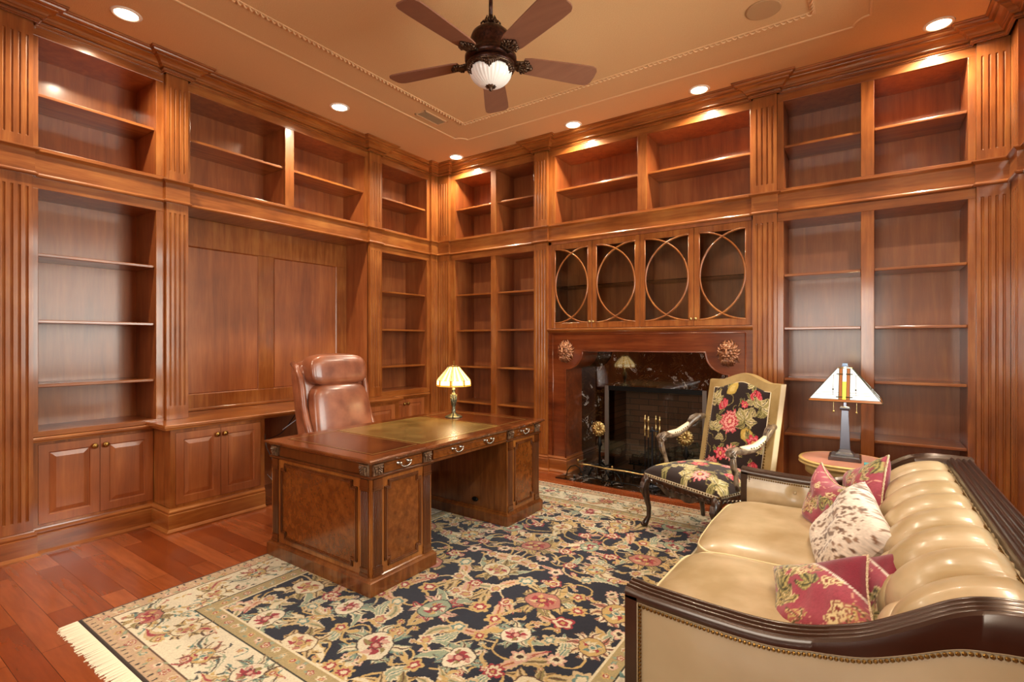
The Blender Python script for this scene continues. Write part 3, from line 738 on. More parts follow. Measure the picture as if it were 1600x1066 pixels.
# fire tools
tx, ty = -1.735, 4.96
t = thing('fire_tool_set', 'fireplace tool set with brass handles hanging on a dark stand', 'fire tools', (tx, ty, .012))
bm = BM(); lathe(bm, [(.10, .012), (.10, .03), (.05, .04), (.015, .055), (.009, .1), (.009, .56), (.006, .60)], tx, ty, 20)
tube(bm, [(tx-.075, ty, .56), (tx+.075, ty, .56)], .006, n=6); tube(bm, [(tx, ty-.06, .56), (tx, ty+.06, .56)], .006, n=6)
obj('stand', bm, STEEL, t, smooth=True)
for k, (dx, dy) in enumerate(((-.075, 0), (-.02, -.055), (.02, .05), (.075, 0))):
    x, y = tx+dx, ty+dy
    bm = BM(); tube(bm, [(x, y, .50), (x, y, .12)], .005, n=6)
    if k == 0: box(bm, x-.035, x+.035, y-.006, y+.006, .06, .16)
    elif k == 1: tube(bm, [(x, y, .14), (x, y, .07)], [.012, .035], n=10)
    elif k == 2: tube(bm, [(x, y, .13), (x+.02, y, .09), (x, y, .07)], .005, n=6)
    else: tube(bm, [(x, y, .13), (x-.014, y, .10), (x, y, .06)], .006, n=6)
    w_ = obj('tool', bm, STEEL, t)
    bm = BM(); lathe(bm, [(.006, .50), (.012, .505), (.008, .52), (.011, .56), (.014, .585), (.008, .60), (.006, .64), (.013, .66), (.015, .675), (.007, .69), (.010, .70), (.004, .712)], x, y, 10)
    obj('handle', bm, BRASS, w_, smooth=True)

# glass cabinet above the mantel
t = thing('glass_cabinet', 'four-door glass cabinet with crossing oval muntins above the mantel', 'cabinet', (-1.86, BY, 1.593))
gz0, gz1 = 1.594, 2.567
bm = BM()
for a, b in ((-2.925, -2.893), (-1.8605, -1.8575), (-.825, -.81)): wbox(bm, 'B', a, b, -.024, 0, gz0, gz1)
wbox(bm, 'B', -2.925, -.81, -.024, 0, 2.537, gz1)
for a, b in ((-2.91, -2.893), (-1.872, -1.845), (-.825, -.812)): wbox(bm, 'B', a, b, -.39, -.024, gz0, gz1)
wbox(bm, 'B', -2.91, -.812, -.394, -.385, gz0, gz1); wbox(bm, 'B', -2.91, -.812, -.39, -.024, gz0, gz0+.015); wbox(bm, 'B', -2.91, -.812, -.39, -.024, 2.54, 2.56)
obj('carcass', bm, PZ, t)
bm = BM()
for a, b in ((-2.892, -1.873), (-1.844, -.826)): wbox(bm, 'B', a, b, -.38, -.05, 2.06, 2.068)
obj('glass_shelf', bm, GLASSG, t)
dz0, dz1, st = 1.60, 2.534, .046
gd = [(-2.891, -2.392, 1), (-2.388, -1.862, 0), (-1.856, -1.331, 1), (-1.327, -.827, 0)]
for a, b, kr in gd:
    bm = BM()
    wbox(bm, 'B', a, a+st, -.022, .001, dz0, dz1); wbox(bm, 'B', b-st, b, -.022, .001, dz0, dz1)
    wbox(bm, 'B', a+st, b-st, -.022, .001, dz0, dz0+.056); wbox(bm, 'B', a+st, b-st, -.022, .001, dz1-.056, dz1)
    d = obj('door', bm, WZ, t, bevel=.002)
    bm = BM(); g0, g1, h0, h1 = a+st, b-st, dz0+.056, dz1-.056; hh = (h1-h0)/2; zc = (h0+h1)/2; ww = g1-g0
    for sgn, ux in ((1, g0), (-1, g1)):
        tube(bm, [(ux+sgn*ww*.985*cos(q), BY+.004, zc+hh*sin(q)) for q in [-PI/2+PI*k/36 for k in range(37)]], .0095, n=8)
    for x in (g0+.003, g1-.003): tube(bm, [(x, BY+.004, h0), (x, BY+.004, h1)], .005, n=6)
    for z in (h0+.003, h1-.003): tube(bm, [(g0, BY+.004, z), (g1, BY+.004, z)], .005, n=6)
    obj('muntin', bm, WZ, d, smooth=True)
    bm = BM(); box(bm, g0, g1, BY+.013, BY+.016, h0, h1); obj('pane', bm, GLASS, d)
    kx = b-.02 if kr else a+.02
    bm = BM(); tube(bm, [(kx, BY, 1.665), (kx, BY-.01, 1.665), (kx, BY-.014, 1.665), (kx, BY-.024, 1.665), (kx, BY-.03, 1.665)], [.006, .006, .013, .014, .004], n=10)
    obj('knob', bm, BRASS, d, smooth=True)

# ------------------------------------------------------------------ ceiling fittings
RING = plain('white_enamel_ring', '#f2e7d4', .5)
CL = ['recessed ceiling light nearest the top left corner of the photo', 'recessed ceiling light above the panelled desk nook', 'recessed ceiling light closest to the room corner', 'recessed ceiling light above the left end of the glass cabinet', 'recessed ceiling light above the right end of the glass cabinet', 'recessed ceiling light at the top right, above the two-bay bookcase']
for (x, y), lab in zip(CANS, CL):
    t = thing('recessed_light', lab, 'ceiling light', (x, y, CZ), 0, 'recessed ceiling lights')
    bm = BM(); lathe(bm, [(.068, CZ-.001), (.072, CZ-.008), (.086, CZ-.006), (.092, CZ-.0005), (.068, CZ-.0005)], x, y, 28, cap=False); obj('trim_ring', bm, RING, t, smooth=True)
    bm = BM(); lathe(bm, [(.0685, CZ-.002), (.05, CZ-.005), (.02, CZ-.007)], x, y, 24); obj('lens', bm, BULB, t, smooth=True)
VENT = plain('bronze_grille_metal', '#9a7a58', .5, .2)
t = thing('ceiling_vent', 'rectangular louvred air vent in the ceiling between the two trim lines', 'vent', (-3.60, 3.76, CZ))
vx0, vx1, vy0, vy1 = -3.675, -3.53, 3.60, 3.93
bm = BM(); z = CZ
box(bm, vx0, vx1, vy0, vy0+.018, z-.008, z-.0005); box(bm, vx0, vx1, vy1-.018, vy1, z-.008, z-.0005); box(bm, vx0, vx0+.018, vy0, vy1, z-.008, z-.0005); box(bm, vx1-.018, vx1, vy0, vy1, z-.008, z-.0005)
obj('frame', bm, CEILT, t, bevel=.002)
bm = BM(); box(bm, vx0+.018, vx1-.018, vy0+.018, vy1-.018, z-.002, z-.0005); obj('opening', bm, plain('painted_duct_shade', '#1a120c', .9), t)  # flat dark sheet painted as the shade between the louvres
bm = BM()
for k in range(6):
    x = vx0+.028+k*.018; quadbox(bm, [(x, vy0+.018, z-.009), (x+.003, vy0+.018, z-.009), (x+.003, vy1-.018, z-.009), (x, vy1-.018, z-.009)], [(x+.004, vy0+.018, z-.002), (x+.007, vy0+.018, z-.002), (x+.007, vy1-.018, z-.002), (x+.004, vy1-.018, z-.002)])
obj('louvres', bm, VENT, t)
bm = BM(); lathe(bm, [(.112, CZ-.0005), (.112, CZ-.004), (.104, CZ-.008), (.02, CZ-.009)], -.565, 3.83, 36)
o = obj('ceiling_speaker', bm, plain('tan_speaker_grille', '#b08a60', .8), None, smooth=False); tag(o, 'round flush tan speaker grille in the ceiling at the top edge', 'speaker')

# ------------------------------------------------------------------ ceiling fan
fx, fy_ = -1.86, 2.458
FANM = plain('fan_oil_rubbed_bronze', '#4a2a1e', .35, .6, noise='#24120c', bscale=60, bump=.1)
FANO = plain('fan_ornament_bronze', '#6b5442', .35, .8, noise='#2a1a12', bscale=90)
BLADE = wood('fan_blade_walnut', 'x', '#775040', '#7f5643', '#885d48', rough=.55, coat=.0)
BOWL = plain('ribbed_frosted_glass', '#e9e4dc', .35, coat=.3, emit='#fff4e6', es=.05)  # faint glow added although the bowl is unlit
t = thing('ceiling_fan', 'five-blade ceiling fan with ornate bronze body and frosted glass bowl', 'ceiling fan', (fx, fy_, 2.98))
bm = BM(); lathe(bm, [(.012, 3.40), (.012, 3.66)], fx, fy_, 12); obj('rod', bm, FANM, t, smooth=True)
bm = BM(); lathe(bm, [(.016, 3.62), (.05, 3.64), (.07, 3.69), (.07, CZ-.001)], fx, fy_, 24); obj('canopy', bm, FANM, t, smooth=True)
bm = BM(); lathe(bm, [(.10, 3.135), (.15, 3.14), (.157, 3.15), (.157, 3.17), (.14, 3.185), (.118, 3.195), (.112, 3.22), (.118, 3.26), (.122, 3.285), (.112, 3.31), (.085, 3.335), (.05, 3.35), (.03, 3.36), (.022, 3.41), (.014, 3.425)], fx, fy_, 40)
obj('motor_housing', bm, FANM, t, smooth=True)
bm = BM(); rnd = random.Random(2)
for k in range(10):
    a = 2*PI*k/10; c_ = Vector((cos(a), sin(a), 0)); s_ = Vector((-sin(a), cos(a), 0)); o_ = Vector((fx, fy_, 0))
    tube(bm, [o_+c_*.03+Vector((0, 0, 3.36)), o_+c_*.055+Vector((0, 0, 3.375)), o_+c_*.07+Vector((0, 0, 3.355)), o_+c_*.06+s_*.012+Vector((0, 0, 3.335)), o_+c_*.048+s_*.006+Vector((0, 0, 3.35))], [.006, .007, .006, .005, .003], n=6)
    tube(bm, [o_+c_*.026+Vector((0, 0, 3.37)), o_+c_*.034+Vector((0, 0, 3.40)), o_+c_*.026+Vector((0, 0, 3.42))], [.006, .006, .003], n=6)
obj('crown_scrolls', bm, FANO, t, smooth=True)
bm = BM(); lathe(bm, [(.09, 3.15), (.135, 3.135), (.146, 3.125), (.146, 3.112), (.138, 3.10), (.13, 3.09), (.12, 3.095), (.12, 3.13)], fx, fy_, 40, cap=False)
obj('light_fitter', bm, FANM, t, smooth=True)
bm = BM()
for k in range(5):
    a0 = 2*PI*k/5+.25
    for j in range(-5, 6):
        a = a0+j*.085; w_ = 1-abs(j)/6; c_ = Vector((cos(a), sin(a), 0)); r = .137
        dz = .012+.042*w_**1.5
        tube(bm, [Vector((fx, fy_, 3.105))+c_*r, Vector((fx, fy_, 3.105-dz*.6))+c_*(r-.002), Vector((fx, fy_, 3.105-dz))+c_*(r-.012-.02*w_)], [.009, .008, .004], n=6)
    ball(bm, Vector((fx, fy_, 3.085))+Vector((cos(a0), sin(a0), 0))*.138, .014, 8, 6)
tube(bm, [(fx+.139*cos(2*PI*k/48), fy_+.139*sin(2*PI*k/48), 3.104) for k in range(48)], .008, n=6, closed=True)
obj('scalloped_collar', bm, FANO, t, smooth=True)
bm = BM(); n = 120; pr = [(.127*sin(q), 3.092-.098*cos(q)+.0) for q in [PI/2*k/14 for k in range(14, 0, -1)]]
lathe(bm, [(r, z) for r, z in pr], fx, fy_, n, lobes=30, amp=.02); obj('glass_bowl', bm, BOWL, t, smooth=True)
bm = BM(); lathe(bm, [(.03, 3.004), (.032, 2.996), (.02, 2.988), (.008, 2.984), (.011, 2.977), (.004, 2.968)], fx, fy_, 20, lobes=10, amp=.1); obj('finial', bm, FANO, t, smooth=True)
for k in range(5):
    a = R(51+72*k); M = Matrix.Translation((fx, fy_, 3.155)) @ Matrix.Rotation(a, 4, 'Z') @ Matrix.Rotation(R(-11), 4, 'X')
    bm = BM()
    prof = [(.20, .058), (.24, .068), (.40, .077), (.58, .085), (.645, .084), (.668, .072), (.679, .052), (.683, .0)]
    up_ = [(x, w_) for x, w_ in prof]; lo = [(x, -w_) for x, w_ in prof[:-1]][::-1]
    pts = up_+lo
    v1 = [bm.verts.new((x, y, -.004)) for x, y in pts]; v2 = [bm.verts.new((x, y, .004)) for x, y in pts]
    bm.faces.new(v1[::-1]); bm.faces.new(v2); ring_faces(bm, v1, v2)
    bmesh.ops.transform(bm, matrix=M, verts=bm.verts)
    b_ = obj('blade', bm, BLADE, t)
    bm = BM()
    for j in range(7):
        q = (j-3)/3
        tube(bm, [(.12, q*.018, .0), (.17, q*.03, -.008), (.22, q*.045+.01*sin(j*2), -.014), (.265-abs(q)*.04, q*.052, -.010)], [.009, .008, .009, .006], n=6)
        ball(bm, (.225-abs(q)*.02, q*.046, -.013), .011, 7, 5); ball(bm, (.18, q*.033, -.011), .010, 7, 5)
    ball(bm, (.25, 0, -.012), .016, 8, 6)
    bmesh.ops.transform(bm, matrix=M, verts=bm.verts)
    obj('blade_iron', bm, FANO, b_, smooth=True)
# ------------------------------------------------------------------ partners desk
RUGT = .012
t = desk = thing('partners_desk', 'large walnut pedestal desk with leather-inlaid top and silver bail handles', 'desk', (-2.79, 2.81, RUGT))
dx0, dx1, dy0, dy1 = -3.305, -2.292, 1.907, 3.715      # body faces
PN, PF = (dy0, 2.395), (3.235, dy1)                      # near and far pedestal
def X(face, u, d, z):   # desk faces: 'f' front (+x), 'b' back (-x), 'n' near side (-y), 'r' far side (+y), 'k' kneehole sides
    return {'f': (dx1+d, u, z), 'b': (dx0-d, u, z), 'n': (u, dy0-d, z), 'r': (u, dy1+d, z), 'kn': (u, PN[1]+d, z), 'kf': (u, PF[0]-d, z)}[face]
def xbox(bm, face, u0, u1, d0, d1, z0, z1):
    a, b = X(face, u0, d0, z0), X(face, u1, d1, z1)
    return box(bm, min(a[0], b[0]), max(a[0], b[0]), min(a[1], b[1]), max(a[1], b[1]), z0, z1)
def loop_sweep(bm, x0, x1, y0, y1, prof):
    P = [(x0, y0), (x1, y0), (x1, y1), (x0, y1)]; rings = []
    for (x, y), (sx, sy) in zip(P, ((-1, -1), (1, -1), (1, 1), (-1, 1))):
        rings.append([bm.verts.new((x+sx*o, y+sy*o, z)) for o, z in prof])
    for i in range(4):
        a, b = rings[i], rings[(i+1) % 4]
        for j in range(len(prof)-1): bm.faces.new((a[j], a[j+1], b[j+1], b[j]))
    bm.faces.new([r[0] for r in rings]); bm.faces.new([r[-1] for r in rings][::-1])
# top
bm = BM(); loop_sweep(bm, dx0, dx1, dy0, dy1, [(.004, .752), (.012, .754), (.016, .762), (.026, .764), (.034, .770), (.036, .777), (.032, .783), (.024, .785)])
obj('desk_top', bm, DTOP, t)
inl = [(dy0+.07, 2.36, DTOP, 'brown burl inlay'), (2.375, 3.235, DESKL, 'olive gold leather writing surface'), (3.25, dy1-.07, DTOP, 'brown burl inlay')]
TOOL = plain('gilt_tooling', '#a98a48', .35, .5)
BROWNL = plain('red_brown_leather_inlay', '#5a2f17', .2, noise='#42200e', bscale=7, coat=.6)
for a, b, m_, lab in inl:
    bm = BM(); box(bm, dx0+.07, dx1-.07, a, b, .7851, .7862); q = obj('leather_inlay', bm, BROWNL if m_ is DTOP else m_, t, label=lab)
    bm = BM()
    for x in (dx0+.085, dx1-.085): box(bm, x-.0015, x+.0015, a+.012, b-.012, .7862, .7866)
    for y in (a+.012, b-.012): box(bm, dx0+.085, dx1-.085, y-.0015, y+.0015, .7862, .7866)
    obj('gilt_border', bm, TOOL, q)
# pedestals
for (a, b) in (PN, PF):
    bm = BM(); box(bm, dx0+.006, dx1-.006, a+.006, b-.006, .10, .752)
    q = obj('pedestal', bm, DWAL, t)
    bm = BM(); loop_sweep(bm, dx0, dx1, a, b, [(.022, RUGT), (.024, .088), (.019, .094), (.012, .098), (.010, .106), (.002, .112)])
    obj('plinth', bm, DWAL, q)
    bm = BM(); loop_sweep(bm, dx0, dx1, a, b, [(0, .664), (.008, .667), (.012, .673), (.012, .679), (.006, .684), (0, .684)])
    obj('waist_moulding', bm, DEDGE, q)
# apron between the pedestals
bm = BM(); box(bm, dx0+.006, dx1-.006, PN[1]-.01, PF[0]+.01, .684, .752); box(bm, dx0, dx1, PN[1]-.004, PF[0]+.004, .668, .684); obj('centre_apron', bm, DWAL, t)
bm = BM()
for a, b in (PN, PF):
    pass
def strip(face, u0, u1, parent):
    w = u1-u0; bm = BM()
    xbox(bm, face, u0, u1, -.004, .008, .112, .16); xbox(bm, face, u0-.003, u1+.003, -.004, .012, .112, .128); xbox(bm, face, u0-.002, u1+.002, -.004, .011, .15, .156)
    xbox(bm, face, u0, u1, -.004, .003, .16, .60)
    for k in range(6):
        c = u0+w*(k+.5)/6; r = w/6*.36
        pts = [X(face, c, .003, .165), X(face, c, .004, .595)]
        tube(bm, pts, r, n=6)
    xbox(bm, face, u0, u1, -.004, .009, .60, .664); xbox(bm, face, u0-.002, u1+.002, -.004, .012, .60, .606); xbox(bm, face, u0-.002, u1+.002, -.004, .012, .615, .620)
    obj('corner_strip', bm, DEDGE, parent)
    bm = BM()   # acanthus block above
    xbox(bm, face, u0, u1, -.004, .010, .686, .750); xbox(bm, face, u0, u1, .01, .017, .740, .750)
    c = (u0+u1)/2
    for r_, zz in enumerate((.728, .714, .702)):
        for q_ in (-1, 0, 1):
            p0 = X(face, c+q_*w*.12, .010, zz+.012); p1 = X(face, c+q_*w*.27, .022-.003*r_, zz); p2 = X(face, c+q_*w*.34, .012, zz-.012)
            tube(bm, [p0, p1, p2], [.003, .006, .002], n=6)
    for q_ in (-1, 1): tube(bm, [X(face, c+q_*w*.3, .012, .736), X(face, c+q_*w*.42, .02, .733), X(face, c+q_*w*.36, .022, .727)], .004, n=6)
    obj('acanthus_block', bm, PEWTERD, parent, smooth=False)
PEWTERD = plain('carved_block_bronzed', '#42291a', .33, .15, noise='#745a44', bscale=70)
def stepped(face, u0, u1, z0, z1, parent, nu=.03, nz=.04, flat=BURL):
    pts = [(u0+nu, z0), (u1-nu, z0), (u1-nu, z0+nz), (u1, z0+nz), (u1, z1-nz), (u1-nu, z1-nz), (u1-nu, z1), (u0+nu, z1), (u0+nu, z1-nz), (u0, z1-nz), (u0, z0+nz), (u0+nu, z0+nz)]
    bm = BM(); h = .010
    n = len(pts)
    for i in range(n):
        (a, b), (c, d) = pts[i], pts[(i+1) % n]
        if a == c: xbox(bm, face, a-h, a+h, 0, .009, min(b, d)-h, max(b, d)+h); xbox(bm, face, a-h*.4, a+h*.4, 0, .014, min(b, d)-h*.4, max(b, d)+h*.4)
        else: xbox(bm, face, min(a, c)-h, max(a, c)+h, 0, .0088, b-h, b+h); xbox(bm, face, min(a, c)-h*.4, max(a, c)+h*.4, 0, .0138, b-h*.4, b+h*.4)
    obj('panel_moulding', bm, DEDGE, parent, bevel=.0015)
    bm = BM(); vs = [bm.verts.new(X(face, u, .0025, z)) for u, z in pts]; bk = [bm.verts.new(X(face, u, -.004, z)) for u, z in pts]
    bm.faces.new(vs); bm.faces.new(bk[::-1]); ring_faces(bm, vs, bk); obj('burl_panel', bm, flat, parent)
def band_field(face, u0, u1, z0, z1, parent):
    bm = BM(); xbox(bm, face, u0, u1, -.005, .001, z0, z1); obj('cross_banding', bm, DBAND, parent)
def drawer(face, u0, u1, parent, handles):
    bm = BM(); z0, z1 = .690, .748
    A = [bm.verts.new(X(face, u, .007, z)) for u, z in ((u0, z0), (u1, z0), (u1, z1), (u0, z1))]
    B_ = [bm.verts.new(X(face, u, .007, z)) for u, z in ((u0+.012, z0+.012), (u1-.012, z0+.012), (u1-.012, z1-.012), (u0+.012, z1-.012))]
    B2 = [bm.verts.new(X(face, u, .001, z)) for u, z in ((u0+.017, z0+.017), (u1-.017, z0+.017), (u1-.017, z1-.017), (u0+.017, z1-.017))]
    Z_ = [bm.verts.new(X(face, u, -.005, z)) for u, z in ((u0, z0), (u1, z0), (u1, z1), (u0, z1))]
    ring_faces(bm, Z_, A); ring_faces(bm, A, B_); ring_faces(bm, B_, B2); bm.faces.new(B2); bm.faces.new(Z_)
    dr = obj('drawer', bm, BURL, parent)
    for hu in handles:
        bm = BM(); hz = .727; w = .040
        for q in (-1, 1):
            tube(bm, [X(face, hu+q*w, .002, hz), X(face, hu+q*w, .006, hz), X(face, hu+q*w, .012, hz), X(face, hu+q*w, .022, hz)], [.015, .013, .007, .006], n=12)
            ball(bm, X(face, hu+q*w, .024, hz), .009, 8, 6)
        pts = [X(face, hu+w*cos(a)*1.0, .026, hz-.026*abs(sin(a))**.8) for a in [PI*k/14 for k in range(15)]]
        tube(bm, pts, [.003+.002*sin(PI*k/14) for k in range(15)], n=7)
        for k in range(2, 13): ball(bm, pts[k], .0055, 6, 5)
        obj('handle', bm, PEWTER, dr, smooth=True)
for (a, b), nm in ((PN, 'near'), (PF, 'far')):
    for face in ('f', 'b'):
        s0, s1 = a+.012, b-.012
        band_field(face, a+.004, b-.004, .112, .664, t)
        strip(face, s0, s0+.066, t); strip(face, s1-.066, s1, t)
        stepped(face, s0+.094, s1-.094, .15, .635, t, .026, .036)
        drawer(face, s0+.078, s1-.078, t, [(a+b)/2])
band_field('n', dx0+.004, dx1-.004, .112, .664, t); band_field('r', dx0+.004, dx1-.004, .112, .664, t)
for face in ('n', 'r'):
    strip(face, dx1-.085, dx1-.018, t); strip(face, dx0+.018, dx0+.085, t)
    stepped(face, dx0+.125, dx1-.125, .15, .635, t, .04, .035)
    bm = BM(); xbox(bm, face, dx0+.10, dx1-.10, -.004, .002, .690, .748); obj('side_frieze', bm, DEDGE, t)
for face in ('f', 'b'): drawer(face, PN[1]+.012, PF[0]-.012, t, [2.64, 2.99])
bm = BM(); ball(bm, (-2.60, PF[0]-.012, .17), .02, 10, 8, 1.6, .6, 1); o = obj('cable_grommet', bm, IRON, t)

# ------------------------------------------------------------------ helpers for soft things
def superq(bm, c, s, e1=.35, e2=.35, nu=32, nv=18, f=None):
    """rounded block with half sizes s; f(p) may move each point"""
    c = Vector(c); sg = lambda v, e: math.copysign(abs(v)**e, v)
    rows = []
    for j in range(1, nv):
        ph = -PI/2+PI*j/nv; row = []
        for i in range(nu):
            th = 2*PI*i/nu
            p = Vector((s[0]*sg(cos(ph), e1)*sg(cos(th), e2), s[1]*sg(cos(ph), e1)*sg(sin(th), e2), s[2]*sg(sin(ph), e1)))
            if f: p = f(p)
            row.append(bm.verts.new(p+c))
        rows.append(row)
    for a, b in zip(rows, rows[1:]):
        for i in range(nu): bm.faces.new((a[i], a[(i+1) % nu], b[(i+1) % nu], b[i]))
    for row, sgn in ((rows[0], -1), (rows[-1], 1)):
        p = Vector((0, 0, sgn*s[2])); p = f(p) if f else p
        m = bm.verts.new(p+c)
        for i in range(nu): bm.faces.new((row[i], row[(i+1) % nu], m))
    return bm

# ------------------------------------------------------------------ executive chair (local: faces +x)
t = thing('executive_chair', 'high-backed brown leather executive chair behind the desk', 'chair', (-3.62, 2.745, 0), R(0.01))
ORI[t.name] = Vector((0, 0, 0)); t.rotation_euler = (0, 0, R(-3))
def lean(z): return -.20*max(z-.50, 0)
bm = BM()
def shell(p):
    z = p.z+.86; k = (z-.45)/.85
    w = 1.0-.10*(max(0, .3-k))**1
    return Vector((p.x*(1+.25*k)+lean(z)*1.0-.0, p.y*w, p.z))
superq(bm, (-.13, 0, .86), (.075, .315, .43), .3, .3, 40, 20, shell); obj('back_shell', bm, CHAIRL, t, smooth=True)
for q in (-1, 1):
    bm = BM()
    pts = [(-.03, q*.300, .56), (-.015, q*.305, .66), (-.035+lean(.80), q*.303, .80), (-.055+lean(.92), q*.303, .92), (-.045+lean(1.05), q*.305, 1.05), (-.055+lean(1.15), q*.305, 1.15), (-.10+lean(1.24), q*.303, 1.235), (-.17+lean(1.24), q*.30, 1.265)]
    tube(bm, pts, [.028, .030, .030, .028, .028, .028, .027, .022], n=10); obj('side_roll', bm, CHAIRL, t, smooth=True)
bm = BM()
superq(bm, (-.020+lean(.82), 0, .80), (.085, .278, .30), .45, .35, 40, 20, lambda p: Vector((p.x*(1+.15*cos(p.y*4))-.20*p.z, p.y*(1-.12*p.z), p.z)))
obj('back_cushion', bm, CHAIRL, t, smooth=True)
bm = BM()
superq(bm, (-.02+lean(1.2), 0, 1.205), (.105, .275, .135), .62, .3, 44, 20, lambda p: Vector((p.x+.004*sin(p.y*90)*(abs(p.y) > .2)-.15*p.z, p.y, p.z+.008*cos(p.y*5))))
obj('headrest', bm, CHAIRL, t, smooth=True)
bm = BM(); superq(bm, (.14, 0, .48), (.22, .26, .075), .4, .3); obj('seat', bm, CHAIRL, t, smooth=True)
for q in (-1, 1):
    bm = BM(); superq(bm, (.12, q*.31, .62), (.15, .04, .03), .5, .4, 24, 10); tube(bm, [(.22, q*.31, .60), (.23, q*.30, .5), (.18, q*.27, .42)], .018, n=8); tube(bm, [(.0, q*.31, .62), (-.02, q*.30, .5), (.08, q*.27, .42)], .018, n=8)
    obj('armrest', bm, CHAIRL, t, smooth=True)
bm = BM(); tube(bm, [(.17, 0, .41), (.17, 0, .12)], .03, n=14)
for k in range(5):
    a = 2*PI*k/5+.3; tube(bm, [(.17, 0, .13), (.17+.18*cos(a), .18*sin(a), .11), (.17+.30*cos(a), .30*sin(a), .075)], [.03, .022, .018], n=8)
obj('star_base', bm, DARKX, t, smooth=True)
for k in range(5):
    a = 2*PI*k/5+.3; bm = BM(); c_ = Vector((.17+.30*cos(a), .30*sin(a), RUGT+.027)); s_ = Vector((-sin(a), cos(a), 0)); tube(bm, [c_-s_*.018, c_+s_*.018], .025, n=14); obj('caster', bm, IRON, t)

# ------------------------------------------------------------------ desk lamp
lx, ly, lz = -2.966, 3.38, .7862
t = thing('table_lamp', 'small lit lamp with ribbed stained-glass shade standing on the desk', 'lamp', (lx, ly, lz), 0)
bm = BM(); prof = [(.074, 0), (.076, .006), (.070, .012), (.055, .018), (.035, .026), (.020, .036), (.016, .050), (.019, .062), (.014, .07), (.016, .10), (.021, .14), (.025, .175), (.026, .19), (.020, .205), (.014, .215), (.013, .235), (.018, .245), (.010, .25), (.010, .27)]
lathe(bm, [(r, z+lz) for r, z in prof], lx, ly, 24)
for k in range(8):
    a = 2*PI*k/8; tube(bm, [(lx+.026*cos(a), ly+.026*sin(a), lz+.186), (lx+.024*cos(a+.3), ly+.024*sin(a+.3), lz+.14), (lx+.018*cos(a+.5), ly+.018*sin(a+.5), lz+.10)], [.005, .004, .002], n=6)
    ball(bm, (lx+.027*cos(a), ly+.027*sin(a), lz+.192), .006, 6, 5)
obj('base', bm, plain('verdigris_bronze', '#7e7c66', .35, .75, noise='#3c3a2c', bscale=90), t, smooth=True)
GL1 = plain('cream_stained_glass_lit', '#f0d488', .3, emit='#ffb84a', es=1.5)
GL2 = plain('amber_stained_glass_lit', '#d89a40', .3, emit='#e88a20', es=1.0)
GL3 = plain('white_stained_glass_lit', '#fff4dc', .3, emit='#ffdc9a', es=1.9)
LEAD = plain('lead_came', '#3c3524', .4, .7)
ns = 8; r0, r1, zt_, ze, zb = .048, .150, 1.232, 1.112, 1.060
def oct_pt(r, k): a = 2*PI*(k+.5)/ns+R(10); return Vector((lx+r*cos(a), ly+r*sin(a), 0))
bm = BM(); lead = BM()
for k in range(ns):
    a0, a1, b0, b1 = oct_pt(r0, k), oct_pt(r0, k+1), oct_pt(r1, k), oct_pt(r1, k+1)
    for j in range(5):
        f0, f1 = j/5, (j+1)/5
        v = [bm.verts.new((*a0.lerp(a1, f0).xy, zt_)), bm.verts.new((*a0.lerp(a1, f1).xy, zt_)), bm.verts.new((*b0.lerp(b1, f1).xy, ze)), bm.verts.new((*b0.lerp(b1, f0).xy, ze))]
        bm.faces.new(v).material_index = 0 if j % 2 == 0 else 2
        if j: p0 = a0.lerp(a1, f0); p1 = b0.lerp(b1, f0); tube(lead, [(p0.x, p0.y, zt_), (p1.x, p1.y, ze)], .0011, n=4)
    c0, c1 = oct_pt(r1+.004, k), oct_pt(r1+.004, k+1)
    for f0, f1, mi in ((0, .12, 1), (.12, .88, 2), (.88, 1, 1)):
        v = [bm.verts.new((*b0.lerp(b1, f0).xy, ze)), bm.verts.new((*b0.lerp(b1, f1).xy, ze)), bm.verts.new((*c0.lerp(c1, f1).xy, zb+.012)), bm.verts.new((*c0.lerp(c1, f0).xy, zb+.012))]
        bm.faces.new(v).material_index = mi
    v = [bm.verts.new((*c0.xy, zb+.012)), bm.verts.new((*c1.xy, zb+.012)), bm.verts.new((*c1.xy, zb)), bm.verts.new((*c0.xy, zb))]
    bm.faces.new(v).material_index = 1
    tube(lead, [(a0.x, a0.y, zt_), (b0.x, b0.y, ze), (c0.x, c0.y, zb)], .002, n=5)
    for z_, p0, p1 in ((ze, b0, b1), (zb+.012, c0, c1), (zb, c0, c1), (zt_, a0, a1)): tube(lead, [(p0.x, p0.y, z_), (p1.x, p1.y, z_)], .0016, n=5)
sh = obj('lamp_shade', bm, [GL1, GL2, GL3], t, recalc=False); obj('came_lines', lead, LEAD, sh)
bm = BM(); lathe(bm, [(.052, zt_-.002), (.05, zt_+.004), (.025, zt_+.01), (.006, zt_+.014), (.004, zt_+.04), (.007, zt_+.046), (.002, zt_+.052)], lx, ly, 16); obj('finial', bm, BRASSO, t, smooth=True)
l = D.lights.new('lamp_bulb', 'POINT'); l.energy = 7; l.color = (1, .78, .45); l.shadow_soft_size = .03
o = D.objects.new('lamp_bulb', l); C.objects.link(o); o.parent = t; o.location = (0, 0, .33)
bm = BM(); tube(bm, [(lx+.045, ly-.055, lz+.060), (lx+.052, ly-.068, lz+.03), (lx+.060, ly-.082, lz+.006)], [.005, .006, .004], n=8); o = obj('pen', bm, IRON, None, smooth=True); tag(o, 'short black pen leaning against the base of the desk lamp', 'pen')

